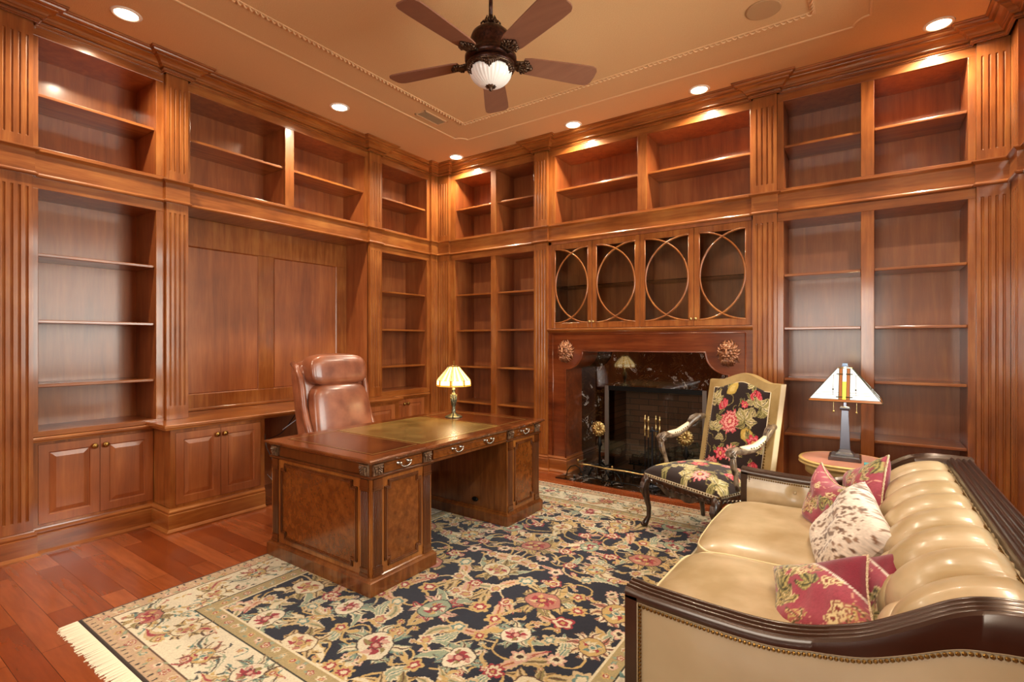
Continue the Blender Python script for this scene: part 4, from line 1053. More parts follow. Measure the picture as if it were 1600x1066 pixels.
# ------------------------------------------------------------------ side table and its lamp
sx_, sy_ = -.105, 4.075
t = thing('side_table', 'round side table with reddish top and pale gilt edge, beyond the sofa arm', 'table', (sx_, sy_, 0))
GILT = plain('pale_gilt_edge', '#c2a468', .4, .15)
bm = BM(); lathe(bm, [(.235, .620), (.262, .622), (.272, .628), (.272, .636), (.262, .640), (.262, .644), (.270, .647), (.272, .652), (.268, .657), (.255, .658)], sx_, sy_, 56); obj('table_top', bm, GILT, t, smooth=True)
bm = BM(); lathe(bm, [(.250, .6575), (.250, .6592), (.0, .6592)][:2]+[(.01, .6592)], sx_, sy_, 56); obj('inlay', bm, wood('rosewood_inlay', 'x', '#a87060', '#b98272', '#c99484', rough=.28, scale=3, coat=.3), t)
bm = BM(); lathe(bm, [(.225, .56), (.232, .565), (.232, .62)], sx_, sy_, 48); obj('apron', bm, GILT, t, smooth=True)
for k in range(4):
    a = PI/4+PI/2*k; x, y = sx_+.2*cos(a), sy_+.2*sin(a); bm = BM(); tube(bm, [(x, y, .60), (x+.01*cos(a), y+.01*sin(a), .4), (x-.01*cos(a), y-.01*sin(a), .15), (x+.03*cos(a), y+.03*sin(a), .0)], [.022, .018, .012, .016], n=10); obj('leg', bm, GILT, t, smooth=True)
bm = BM(); lathe(bm, [(.15, .16), (.155, .17), (.15, .18)], sx_, sy_, 32); obj('lower_shelf', bm, GILT, t)
px_, py_, pz_ = -.105, 4.09, .6592
t = thing('table_lamp', 'large mission lamp with square pyramid art-glass shade on the round side table', 'lamp', (px_, py_, pz_))
LB = plain('gunmetal_lamp_base', '#6b6a72', .22, .75)
LBD = plain('dark_lamp_plinth', '#3b2418', .35)
bm = BM()
def sq(r, z): return [(px_-r, py_-r, z), (px_+r, py_-r, z), (px_+r, py_+r, z), (px_-r, py_+r, z)]
def stack(bm, pr):
    for (a, z0), (b, z1) in zip(pr, pr[1:]): quadbox(bm, sq(a, z0), sq(b, z1))
stack(bm, [(.092, pz_), (.092, pz_+.022)]); obj('plinth', bm, LBD, t, bevel=.002)
bm = BM(); stack(bm, [(.082, pz_+.022), (.078, pz_+.030), (.052, pz_+.034), (.048, pz_+.045), (.040, pz_+.05), (.030, pz_+.07), (.020, pz_+.33)]); stack(bm, [(.027, pz_+.33), (.030, pz_+.345), (.024, pz_+.355)]); stack(bm, [(.010, pz_+.355), (.008, pz_+.40)])
obj('column', bm, LB, t, bevel=.002)
SG = plain('white_art_glass', '#dfe6e8', .25, emit='#e9eef0', es=.16)
SGY = plain('yellow_art_glass', '#e8cf4a', .25, emit='#ffd94a', es=.30)
SGA = plain('amber_brown_art_glass', '#8a4f22', .3, emit='#8a4a1a', es=.10)
bm = BM(); lead = BM()
st_, sb_, z1_, z0_ = .042, .203, 1.272, 1.062
for k in range(4):
    M = Matrix.Translation((px_, py_, 0)) @ Matrix.Rotation(PI/2*k, 4, 'Z')
    def F(u, v):   # u -1..1 across, v 0 bottom..1 top on the face towards -y
        r = sb_+(st_-sb_)*v; return M @ Vector((u*r, -r, z0_+(z1_-z0_)*v))
    def cell(u0, u1, v0, v1, mi, ab=False):
        def G(u, v): return F(u if not ab else u/(sb_+(st_-sb_)*v), v)
        f_ = bm.faces.new([bm.verts.new(G(u0, v0)), bm.verts.new(G(u1, v0)), bm.verts.new(G(u1, v1)), bm.verts.new(G(u0, v1))]); f_.material_index = mi
    def G(u, v): return F(u/(sb_+(st_-sb_)*v), v)
    h = .030
    cell(-.012, .012, 0.07, .60, 1, True); cell(-.012, .012, 0.60, 1, 0, True); cell(-h, -.012, .07, 1, 2, True); cell(.012, h, .07, 1, 2, True)
    for s_ in (-1, 1):
        us = lambda v: (s_*(sb_+(st_-sb_)*v))
        for v0, v1 in ((.07, .5), (.5, 1.0)):
            f_ = bm.faces.new([bm.verts.new(G(s_*h, v0)), bm.verts.new(F(s_, v0)), bm.verts.new(F(s_, v1)), bm.verts.new(G(s_*h, v1))]); f_.material_index = 0
        tube(lead, [G(s_*h, .07), G(s_*h, 1)], .0018, n=4); tube(lead, [G(s_*.012, .07), G(s_*.012, 1)], .0015, n=4)
        tube(lead, [F(s_, 0), F(s_, 1)], .0022, n=5)
        tube(lead, [G(s_*h, .2), F(s_*.98, .2)], .0012, n=4); tube(lead, [G(s_*h, .27), F(s_*.98, .27)], .0012, n=4)
        tube(lead, [G(s_*.062, .2), G(s_*.062, .80)], .0012, n=4); ball(lead, G(s_*.062, .36), .006, 6, 5); tube(lead, [G(s_*h, .78), F(s_*.98, .78)], .001, n=4)
        for v in (.14, .82): tube(lead, [G(s_*.008, v), G(s_*.045, v)], .004, n=4)
    cell2 = [bm.verts.new(F(-1, 0)), bm.verts.new(F(1, 0)), bm.verts.new(F(1, .07)), bm.verts.new(F(-1, .07))]; bm.faces.new(cell2).material_index = 2
    tube(lead, [F(-1, .07), F(1, .07)], .0015, n=4); tube(lead, [F(-1, 0), F(1, 0)], .002, n=5); tube(lead, [F(-1, 1), F(1, 1)], .002, n=5)
sh = obj('lamp_shade', bm, [SG, SGY, SGA], t, recalc=False); obj('came_lines', lead, LEAD, sh)
bm = BM(); stack(bm, [(.005, 1.255), (.005, 1.282)]); stack(bm, [(.020, 1.282), (.019, 1.286)]); stack(bm, [(.015, 1.286), (.015, 1.303), (.011, 1.306)]); obj('finial', bm, plain('blue_steel_cap', '#56637a', .3, .7), t)
for q in (-1, 1):
    bm = BM(); x = px_+q*.065; tube(bm, [(x, py_-.03, 1.07), (x, py_-.03, .985)], .0015, n=5); ball(bm, (x, py_-.03, .978), .007, 8, 6); obj('pull_chain', bm, BRASS, t)
l = D.lights.new('lamp_bulb', 'POINT'); l.energy = 9; l.color = (1, .76, .38); l.shadow_soft_size = .02
o = D.objects.new('lamp_bulb', l); C.objects.link(o); o.parent = t; o.location = (.018, -.018, .600)
bm = BM(); box(bm, .0, .075, 3.93, 3.99, .6592, .672); o = obj('coaster', bm, plain('teal_coaster', '#3f93a0', .5), None, bevel=.002); tag(o, 'small teal coaster on the side table beside the mission lamp', 'coaster')
# ------------------------------------------------------------------ pattern painter for woven and printed cloth
def lin(h): return np.array(rgb(h)[:3])
class Canvas:
    def __init__(s, w, h, res, base):
        s.w, s.h, s.r = w, h, res; s.nx, s.ny = int(round(w/res))+1, int(round(h/res))+1
        s.a = np.empty((s.ny, s.nx, 3)); s.a[:] = lin(base)
        s.rng = np.random.default_rng(7)
        def sm(step, amp):
            g = s.rng.normal(0, 1, (int(h/step)+3, int(w/step)+3)); y = np.arange(s.ny)*res/step; x = np.arange(s.nx)*res/step
            y0 = y.astype(int); x0 = x.astype(int); fy = y-y0; fx = x-x0; fy = (fy*fy*(3-2*fy))[:, None]; fx = (fx*fx*(3-2*fx))[None]
            a = g[np.ix_(y0, x0)]; b = g[np.ix_(y0, x0+1)]; c_ = g[np.ix_(y0+1, x0)]; d = g[np.ix_(y0+1, x0+1)]
            return amp*((a*(1-fx)+b*fx)*(1-fy)+(c_*(1-fx)+d*fx)*fy)
        s.wx = sm(.045, .0045)+sm(.016, .0022); s.wy = sm(.045, .0045)+sm(.016, .0022)
    def win(s, cx, cy, r):
        i0, i1 = max(0, int((cx-r)/s.r)), min(s.nx, int((cx+r)/s.r)+2); j0, j1 = max(0, int((cy-r)/s.r)), min(s.ny, int((cy+r)/s.r)+2)
        if i0 >= i1 or j0 >= j1: return None
        x = np.arange(i0, i1)*s.r-cx; y = np.arange(j0, j1)*s.r-cy
        X_, Y_ = np.meshgrid(x, y); sl = (slice(j0, j1), slice(i0, i1)); return sl[0], sl[1], X_+s.wx[sl], Y_+s.wy[sl]
    def put(s, sl, mask, col):
        v = s.a[sl[0], sl[1]]; v[mask] = lin(col) if isinstance(col, str) else col
    def rect(s, x0, x1, y0, y1, col):
        s.a[max(0, int(y0/s.r)):int(y1/s.r)+1, max(0, int(x0/s.r)):int(x1/s.r)+1] = lin(col)
    def flower(s, cx, cy, Rr, n, rings, depth=.25, rot=0., asp=1., serr=0, sd=.05):
        w = s.win(cx, cy, Rr*1.25*max(asp, 1))
        if w is None: return
        X_, Y_ = w[2], w[3]; c, q = math.cos(rot), math.sin(rot)
        u = (X_*c+Y_*q)/asp; v = -X_*q+Y_*c
        rr = np.hypot(u, v)/Rr; th = np.arctan2(v, u)
        for k, (f, col) in enumerate(rings):
            d = depth if k < 2 else depth*.6
            b = f*(1-d+d*np.abs(np.cos(n*th/2+(k % 2)*.0)))
            if serr: b = b*(1+sd*np.sin(serr*th+k))
            s.put(w, rr < b, col)
    def leaf(s, cx, cy, L_, W_, ang, curve, cols, serr=9):
        w = s.win(cx, cy, L_*1.1)
        if w is None: return
        c, q = math.cos(ang), math.sin(ang); u = (w[2]*c+w[3]*q)/L_; v = (-w[2]*q+w[3]*c)/L_
        m = (u > 0) & (u < 1); uu = np.clip(u, 0, 1)
        cen = curve*np.sin(np.pi*uu)*.5; hw = W_/L_*np.sin(np.pi*uu**.75)**.8*(1-.22*np.abs(np.sin(serr*np.pi*uu)))
        d = np.abs(v-cen)
        s.put(w, m & (d < hw), cols[0]); s.put(w, m & (d < hw*.72), cols[1])
        if len(cols) > 2: s.put(w, m & (d < hw*.30), cols[2])
        if len(cols) > 3: s.put(w, m & (d < .0035/L_), cols[3])
    def curve(s, pts, wd, col):
        pts = np.array(pts)
        for (x0, y0), (x1, y1) in zip(pts, pts[1:]):
            L_ = math.hypot(x1-x0, y1-y0)
            if L_ < 1e-6: continue
            w = s.win((x0+x1)/2, (y0+y1)/2, L_/2+wd*1.5)
            if w is None: continue
            mx, my = (x0+x1)/2, (y0+y1)/2; X_, Y_ = w[2]+mx-x0, w[3]+my-y0
            tt = np.clip((X_*(x1-x0)+Y_*(y1-y0))/L_**2, 0, 1)
            s.put(w, np.hypot(X_-tt*(x1-x0), Y_-tt*(y1-y0)) < wd/2, col)
    def spiral(s, cx, cy, r0, a0, turns, wd, col, sg=1, grow=.35):
        pts = []
        for k in range(int(28*turns)):
            a = a0+sg*2*PI*k/28; r = r0*(1-grow*k/(28*turns)*2) if grow > 0 else r0
            r = max(r, .01); pts.append((cx+r*math.cos(a), cy+r*math.sin(a)))
        s.curve(pts, wd, col)
    def speckle(s, amt=.07):
        n = s.rng.normal(1, amt, s.a.shape[:2])[..., None]; s.a *= np.clip(n, .6, 1.4)
NAVY = '#15182b'; CREAM = '#d9c9a2'; IVORY = '#ddcfae'; TANR = '#b8905f'; GOLD = '#c3a05a'; ROSE = '#b06a58'; RED = '#9c2130'; SAGE = '#8f9c7e'; TEAL = '#5d8078'; OLIVE = '#8a7a44'; BROWN = '#5a3a24'; PINK = '#cf9c86'; SAND = '#c9ad7c'
def palmette(c, x, y, r, kind, rot):
    """a leafy halo of separate serrated leaves round a cupped, outlined heart"""
    H = [((OLIVE, GOLD, SAND), '#3a2418', (ROSE, GOLD, RED, SAND)), ((SAGE, TEAL, CREAM), '#40302a', (IVORY, PINK, RED, OLIVE)), ((SAND, GOLD, OLIVE), BROWN, (CREAM, ROSE, GOLD, RED)), ((PINK, RED, CREAM), '#2a3a38', (SAGE, IVORY, RED, GOLD)), ((IVORY, SAND, ROSE), '#5a3a2a', (GOLD, TEAL, CREAM, RED))][kind % 5]
    n = (16, 14, 12, 10, 18)[kind % 5]
    for k in range(n):
        a = rot+2*PI*k/n; st = .9+.35*abs(cos((a-rot)/2)); cs = (H[0][k % 2], H[0][(k+1) % 3], H[0][2], BROWN)
        c.leaf(x+cos(a)*r*.30, y+sin(a)*r*.30, r*.78*st, r*.24, a, .35*(1 if k % 2 else -1), cs, 4)
    c.flower(x, y, r*.62, 1, [(1, H[1]), (.93, H[2][0])], .02, rot, 1.25)
    for k in range(9):
        a = rot+2*PI*k/9; c.leaf(x+cos(a)*r*.10, y+sin(a)*r*.08, r*.44, r*.15, a, .5, (H[2][(k+1) % 3], H[2][(k+2) % 4]), 3)
    c.flower(x, y, r*.26, 6, [(1, H[1]), (.85, H[2][2]), (.5, H[2][1])], .35, rot)
def small(c, x, y, r, k):
    S = [[(1, RED), (.72, CREAM), (.42, RED), (.2, GOLD)], [(1, CREAM), (.7, ROSE), (.4, GOLD)], [(1, SAND), (.66, TEAL), (.4, CREAM)], [(1, GOLD), (.6, RED), (.3, CREAM)], [(1, PINK), (.7, CREAM), (.35, '#3a2418')]]
    c.flower(x, y, r, (5, 6, 8)[k % 3], S[k % 5], .35, k*.7)
# rug: x 0..RW (world x = RX0+x), y 0..RH
RX0, RY0, RW, RH = -3.34, .875, 2.87, 3.60
c = Canvas(RW, RH, .004, NAVY)
rnd = random.Random(11)
bd = .49   # border width
cands = []
cx_ = RW/2
def mir(f, x, *a):
    f(x, *a)
# vines first
for k in range(40):
    x, y = rnd.uniform(bd, RW-bd), rnd.uniform(bd, RH-bd); r = rnd.uniform(.10, .20); a0 = rnd.uniform(0, 6.28); sg = rnd.choice((-1, 1))
    for mx in (0, 1):
        c.spiral(x if not mx else RW-x, y, r, a0 if not mx else PI-a0, rnd.uniform(.6, 1.0), .012, GOLD if k % 3 else SAND, sg if not mx else -sg, .3)
# scattered big motifs, spread out and mirrored about the long axis
big = []
for tr in range(6000):
    x, y = rnd.uniform(bd+.04, cx_), rnd.uniform(bd+.02, RH-bd-.02); r = rnd.uniform(.10, .155)
    if len(big) > 22: break
    if abs(x-cx_) < r*.9 and abs(x-cx_) > .02: x = cx_
    if all(math.hypot(x-a, y-b) > (r+q)*1.35 and math.hypot(RW-x-a, y-b) > (r+q)*1.35 for a, b, q in big): big.append((x, y, r))
mid = []
for tr in range(9000):
    x, y = rnd.uniform(bd+.02, cx_), rnd.uniform(bd+.02, RH-bd-.02); r = rnd.uniform(.042, .07)
    if len(mid) > 60: break
    if all(math.hypot(x-a, y-b) > (r+q)*1.06 for a, b, q in big) and all(math.hypot(RW-x-a, y-b) > (r+q)*1.0 for a, b, q in big) and all(math.hypot(x-a, y-b) > (r+q)*1.25 for a, b, q in mid): mid.append((x, y, r))
k = 0
for x, y, r in mid:      # leaves springing from small flowers
    for j in range(rnd.randint(1, 2)):
        a = rnd.uniform(0, 6.28); L_ = rnd.uniform(.12, .22); W_ = L_*rnd.uniform(.16, .24); cu = rnd.uniform(-.4, .4); cs = rnd.choice(((GOLD, SAND, OLIVE, BROWN), (CREAM, SAGE, CREAM, TEAL), (SAND, PINK, GOLD, RED), (IVORY, SAND, SAGE, OLIVE)))
        c.leaf(x, y, L_, W_, a, cu, cs); c.leaf(RW-x, y, L_, W_, PI-a, -cu, cs)
for x, y, r in big:
    for j in range(2):
        a = rnd.uniform(0, 6.28); L_ = r+rnd.uniform(.06, .11); cs = rnd.choice(((GOLD, CREAM), (CREAM, SAGE), (SAND, GOLD)))
        c.leaf(x, y, L_, .035, a, .3, cs, 5); c.leaf(RW-x, y, L_, .035, PI-a, -.3, cs, 5)
for i, (x, y, r) in enumerate(big):
    kd = (i*3+1) % 5; ro = rnd.uniform(0, 6)
    palmette(c, x, y, r, kd, ro)
    if abs(x-cx_) > .02: palmette(c, RW-x, y, r, kd, PI-ro)
for i, (x, y, r) in enumerate(mid): small(c, x, y, r, i); small(c, RW-x, y, r, i)
for i in range(240):
    x, y = rnd.uniform(bd, cx_), rnd.uniform(bd, RH-bd)
    j_, i_ = int(y/c.r), int(x/c.r)
    if np.allclose(c.a[j_, i_], lin(NAVY)):
        rr = rnd.uniform(.014, .028)
        for xx in (x, RW-x): small(c, xx, y, rr, i)
        a = rnd.uniform(0, 6.28); c.leaf(x, y, .07, .014, a, .5, (SAND, GOLD), 3); c.leaf(RW-x, y, .07, .014, PI-a, -.5, (SAND, GOLD), 3)
# borders painted as four frames over the field
def frame(w0, w1, col):
    for a in (0,):
        c.rect(w0, RW-w0, w0, w1, col); c.rect(w0, RW-w0, RH-w1, RH-w0, col); c.rect(w0, w1, w0, RH-w0, col); c.rect(RW-w1, RW-w0, w0, RH-w0, col)
frame(0, .022, '#3a2a20'); frame(.022, .115, '#c3a07a'); frame(.115, .123, BROWN); frame(.123, .395, IVORY); frame(.395, .403, '#2b2a1e'); frame(.403, .482, '#a8925f'); frame(.482, .490, CREAM)
def along(w, step, fn):
    n = int((RW-2*w)/step); m = int((RH-2*w)/step)
    for i in range(n+1):
        x = w+(RW-2*w)*i/n; fn(x, w, 0, i); fn(x, RH-w, 0, i+1)
    for i in range(1, m):
        y = w+(RH-2*w)*i/m; fn(w, y, 1, i); fn(RW-w, y, 1, i+1)
along(.036, .022, lambda x, y, o_, i: c.curve([(x-(.008 if o_ else 0), y-(0 if o_ else .008)), (x+(.008 if o_ else 0), y+(0 if o_ else .008))], .008, '#2c2622' if i % 2 else '#c9b184'))
along(.082, .075, lambda x, y, o_, i: (c.leaf(x, y, .05, .012, i*2.2, .4, (OLIVE, SAGE), 3), small(c, x, y, .024, i)))
def mainb(x, y, o_, i):
    rr = rnd.Random if False else None
    a = (0 if o_ == 0 else PI/2)+(.5 if i % 2 else -.5)
    for s_ in (0, PI): c.leaf(x, y, .19, .035, a+s_, .45, ((SAGE, IVORY, TEAL, BROWN), (GOLD, SAND, ROSE, RED))[i % 2], 7)
    off = .03 if i % 2 else -.03
    palmette(c, x+(off if o_ else 0), y+(0 if o_ else off), .085+.02*(i % 3 == 0), (i*2) % 5, i*1.3)
along(.26, .27, mainb)
def mainv(x, y, o_, i):
    dd = .085 if i % 2 else -.085
    xx, yy = (x+dd, y) if o_ else (x, y+dd)
    c.spiral(xx, yy, .045, i*1.1, .8, .008, (RED, TEAL, OLIVE, BROWN)[i % 4], 1, .4); small(c, xx, yy, .026, i+1)
along(.26, .135, mainv)
for i in range(900):
    w_ = rnd.uniform(.14, .38); side = rnd.random()
    x, y = (w_ if side < .25 else RW-w_ if side < .5 else rnd.uniform(.14, RW-.14)), 0
    y = rnd.uniform(.14, RH-.14) if side < .5 else (w_ if side < .75 else RH-w_)
    j_, i_ = int(y/c.r), int(x/c.r)
    if np.allclose(c.a[j_, i_], lin(IVORY)): c.leaf(x, y, rnd.uniform(.025, .05), .008, rnd.uniform(0, 6), .5, rnd.choice(((SAGE, SAGE), (ROSE, ROSE), (TEAL, TEAL), (GOLD, GOLD), ('#4a4a48', '#4a4a48'))), 2)
along(.443, .07, lambda x, y, o_, i: (c.leaf(x, y, .04, .012, i*1.7, .4, (TEAL, SAGE), 3), small(c, x, y, .022, i+2)))
c.speckle(.09)
# slow colour drift of hand-dyed wool
yy = np.arange(c.ny)[:, None]*c.r; lum_ = c.a.mean(-1, keepdims=True); c.a = (lum_+(c.a-lum_)*.88)*.80; c.a *= (1+.06*np.sin(yy*5.1)+.04*np.sin(yy*17))[..., None]
def grid_mesh(name, P, cols, mat, parent=None, thick=None, smooth=True):
    """P: (ny,nx,3) float array of points, cols (ny,nx,3)"""
    ny, nx = P.shape[:2]; me = D.meshes.new(name)
    idx = np.arange(ny*nx).reshape(ny, nx)
    q = np.stack([idx[:-1, :-1], idx[:-1, 1:], idx[1:, 1:], idx[1:, :-1]], -1).reshape(-1, 4)
    me.vertices.add(ny*nx); me.vertices.foreach_set('co', P.reshape(-1).astype(np.float32))
    me.loops.add(q.size); me.loops.foreach_set('vertex_index', q.reshape(-1).astype(np.int32))
    me.polygons.add(len(q)); me.polygons.foreach_set('loop_start', (np.arange(len(q))*4).astype(np.int32))
    if smooth: me.polygons.foreach_set('use_smooth', np.ones(len(q), dtype=bool))
    me.update(calc_edges=True)
    ca = me.color_attributes.new('Col', 'FLOAT_COLOR', 'POINT')
    ca.data.foreach_set('color', np.concatenate([cols, np.ones((ny, nx, 1))], -1).reshape(-1).astype(np.float32))
    me.materials.append(mat); o = D.objects.new(name, me); C.objects.link(o)
    if parent is not None: o.parent = parent; ORI[o.name] = ORI.get(parent.name, Vector((0, 0, 0)))
    return o
RUGM = attr_mat('wool_rug_pile', .95, .6, 700, sheen=.1)
rug = thing('persian_rug', 'large navy and ivory floral oriental rug with cream fringes under the desk and sofa', 'rug', (RX0+RW/2, RY0+RH/2, 0))
gx, gy = np.meshgrid(np.arange(c.nx)*c.r-RW/2, np.arange(c.ny)*c.r-RH/2)
rel = np.random.default_rng(3).normal(0, .0003, gx.shape)
P = np.stack([gx, gy, np.full_like(gx, .0105)+rel], -1)
edge = (np.abs(gx) > RW/2-.006) | (np.abs(gy) > RH/2-.006); P[..., 2][edge] = .001
ORI[rug.name] = Vector((RX0+RW/2, RY0+RH/2, 0))
grid_mesh('pile', P, c.a, RUGM, rug)
FRG = plain('cream_cotton_fringe', '#e6d8bd', .9)
for yb, sg in ((RY0+.002, -1), (RY0+RH-.002, 1)):
    bm = BM(); rnd = random.Random(5+sg); L_ = .085 if sg < 0 else .03; x = RX0+.005
    while x < RX0+RW:
        j = rnd.uniform(-.006, .006); l_ = L_*rnd.uniform(.85, 1.1); h = .004
        quadbox(bm, [(x, yb, .001), (x+.0065, yb, .001), (x+.0055+j, yb+sg*l_, .001), (x+.001+j, yb+sg*l_, .001)], [(x, yb, .008), (x+.0065, yb, .008), (x+.0055+j, yb+sg*l_, .004), (x+.001+j, yb+sg*l_, .004)])
        x += .0078
    obj('fringe', bm, FRG, rug, label='cream knotted fringe')
# ------------------------------------------------------------------ sofa
t = sofa = thing('sofa', 'olive-tan leather tufted sofa with dark reeded wood frame and nailhead trim', 'sofa', (-.10, 2.58, 0))
SX0, SX1, SY0, SY1 = -.645, .465, 1.585, 3.575
KN = [(-.66, .651), (-.60, .641), (-.40, .632), (-.28, .630), (-.20, .634), (-.12, .650), (0, .694), (.104, .760), (.176, .812), (.222, .832), (.27, .842), (.33, .845), (.47, .842)]
_kx = np.linspace(-.72, .53, 501); _kz = np.interp(_kx, [k[0] for k in KN], [k[1] for k in KN])
_g = np.exp(-.5*(np.arange(-40, 41)*.0025/.026)**2); _g /= _g.sum()
_ks = np.convolve(np.pad(_kz, 40, mode='edge'), _g, 'valid')
def zprof(x): return float(np.interp(x, _kx, _ks))
def zprof_steps(x):
    if x <= KN[0][0]: return KN[0][1]
    for (a, za), (b, zb_) in zip(KN, KN[1:]):
        if x <= b:
            s = (x-a)/(b-a); s = s*s*(3-2*s)*.35+s*.65; return za+(zb_-za)*s
    return KN[-1][1]
def rdepth(x): return .040+.062*max(0, min(1, (x+.12)/.36))
def arm_frame(yo, yi):      # yo outer face, yi inner face (either order)
    s = 1 if yi > yo else -1; w = abs(yi-yo)
    def ring(x):
        z = zprof(x); d = rdepth(x); pts = [(0, z-d)]
        pts += [(-.004, z-d+.006), (-.004, z-.012), (.002, z-.004)]
        n = 3; u0, u1 = .006, w-.006
        for k in range(n):
            a = u0+(u1-u0)*k/n; b = u0+(u1-u0)*(k+1)/n
            for j in range(5): q = j/4; pts.append((a+(b-a)*(.08+.84*q), z-.004+.006*sin(PI*q)))
        pts += [(w-.002, z-.004), (w+.004, z-.012), (w+.004, z-d+.006), (w, z-d)]
        return [bm.verts.new((x, yo+s*u, zz)) for u, zz in pts]
    bm = BM(); xs = [SX0+(SX1-SX0)*k/160 for k in range(161)]
    rows = [ring(x) for x in xs]
    for a, b in zip(rows, rows[1:]): ring_faces(bm, a, b)
    bm.faces.new(rows[0]); bm.faces.new(rows[-1][::-1])
    ya, yb = min(yo, yi), max(yo, yi)
    box(bm, SX0, SX0+.04, ya-.004, yb+.004, .09, .62)
    box(bm, SX0, SX1-.005, ya-.003, yb+.003, .10, .155)
    return obj('arm_frame', bm, DARKX, t, smooth='auto')
NAIL = plain('antique_nailhead_brass', '#6b5028', .3, .9)
def nails(bm, pts, step=.0125, r=.0060, nd=(0, -1, 0)):
    pts = [Vector(p) for p in pts]; acc = 0; last = None; nd = Vector(nd)
    dist = 0; nxt = 0
    for a, b in zip(pts, pts[1:]):
        L_ = (b-a).length
        while nxt <= dist+L_:
            p = a+(b-a)*((nxt-dist)/L_ if L_ else 0)
            # low dome of 6 sides
            u = nd.orthogonal().normalized(); v = nd.cross(u)
            r1 = [bm.verts.new(p+(u*cos(2*PI*k/6)+v*sin(2*PI*k/6))*r) for k in range(6)]
            r2 = [bm.verts.new(p+(u*cos(2*PI*k/6)+v*sin(2*PI*k/6))*r*.6+nd*r*.5) for k in range(6)]
            ring_faces(bm, r1, r2); bm.faces.new(r2)
            nxt += step
        dist += L_
def arm(yo, yi, inner_tuft):
    fr = arm_frame(yo, yi); s = 1 if yi > yo else -1
    for side, y, nrm in (('outer', yo+s*.006, -s), ('inner', yi-s*.006, s)):
        bm = BM(); nx_, nz_ = 60, 26; rows = []
        for i in range(nx_+1):
            x = SX0+.038+(SX1-.02-SX0-.038)*i/nx_; zt_ = zprof(x)-rdepth(x)+.012; row = []
            for j in range(nz_+1):
                z = .15+(zt_-.15)*j/nz_
                b_ = .010*min(1, 6*min(i/nx_, 1-i/nx_, .5))*min(1, 5*min(j/nz_, 1-j/nz_, .5))**.5
                if side == 'inner' and inner_tuft:
                    b_ = .022*min(1, 5*min(j/nz_, 1-j/nz_+.02, .5))
                    for (bx, bz) in ((-.343, .535), (-.10, .535), (-.455, .42), (-.22, .42), (.02, .42)):
                        dd = math.hypot(x-bx, z-bz); b_ -= .020*math.exp(-(dd/.030)**2)
                        b_ -= .004*math.exp(-((x-bx)/.008)**2)*(1 if z > bz else 0)*math.exp(-abs(z-bz)/.06)
                elif side == 'outer':
                    b_ -= .003*math.exp(-((x+.19)/.004)**2)
                row.append(bm.verts.new((x, y+nrm*b_, z)))
            rows.append(row)
        for a, b in zip(rows, rows[1:]):
            for j in range(nz_): bm.faces.new((a[j], a[j+1], b[j+1], b[j]))
        p = obj('%s_arm_panel' % side, bm, SOFAP if side == 'outer' else SOFAL, fr, smooth=True)
        bm = BM(); yn = y+nrm*.010; xs = [SX0+.052+(.46-.052-.02)*k/40 for k in range(0)]
        top = [(x, yn, zprof(x)-rdepth(x)-.006) for x in [SX0+.050+(SX1-.04-SX0-.050)*k/60 for k in range(61)]]
        nails(bm, [(SX0+.050, yn, .17), (SX0+.050, yn, top[0][2])], nd=(0, nrm, 0)); nails(bm, top, nd=(0, nrm, 0))
        obj('nailhead_trim', bm, NAIL, p)
        bm = BM(); tube(bm, [(SX0+.041, yn-nrm*.004, .16), (SX0+.041, yn-nrm*.004, top[0][2]+.009)]+[(p_[0], p_[1]-nrm*.004, p_[2]+.010) for p_ in top[1:]], .0035, n=6); obj('welt', bm, SOFAP, p, smooth=True)
        if side == 'inner' and inner_tuft:
            bm = BM()
            for (bx, bz) in ((-.343, .535), (-.10, .535), (-.455, .42), (-.22, .42), (.02, .42)): ball(bm, (bx, y+nrm*.004, bz), .010, 8, 6, 1, .5, 1)
            obj('buttons', bm, SOFAL, p, smooth=True)
arm(SY0, SY0+.085, False)
arm(SY1, SY1-.085, True)
# back top rail, reeded
bm = BM()
def brow(y):
    pts = [(.352, .800), (.356, .826), (.362, .834)]
    for k in range(4):
        a = .366+.024*k
        for j in range(5): q = j/4; pts.append((a+.024*(.08+.84*q), .835+.008*sin(PI*q)))
    pts += [(.464, .832), (.467, .822), (.467, .79), (.462, .78)]
    return [bm.verts.new((x, y, z)) for x, z in pts]
a_, b_ = brow(SY0-.004), brow(SY1+.004); bm.faces.new(a_); bm.faces.new(b_[::-1]); ring_faces(bm, a_, b_)
box(bm, .43, SX1, SY0, SY1, .10, .785)
obj('back_frame', bm, DARKW, t, smooth='auto')
bm = BM(); tube(bm, [(.350+.003*sin(k*1.9), SY0+.09+(SY1-SY0-.18)*k/90, .806+.003*sin(k*2.3)) for k in range(91)], .0055, n=6); obj('back_welt', bm, SOFAP, t, smooth=True)
bm = BM(); nails(bm, [(.343, SY0+.09, .812), (.343, SY1-.09, .812)], nd=(0, 0, 1), r=.005); obj('nailhead_trim', bm, NAIL, t)
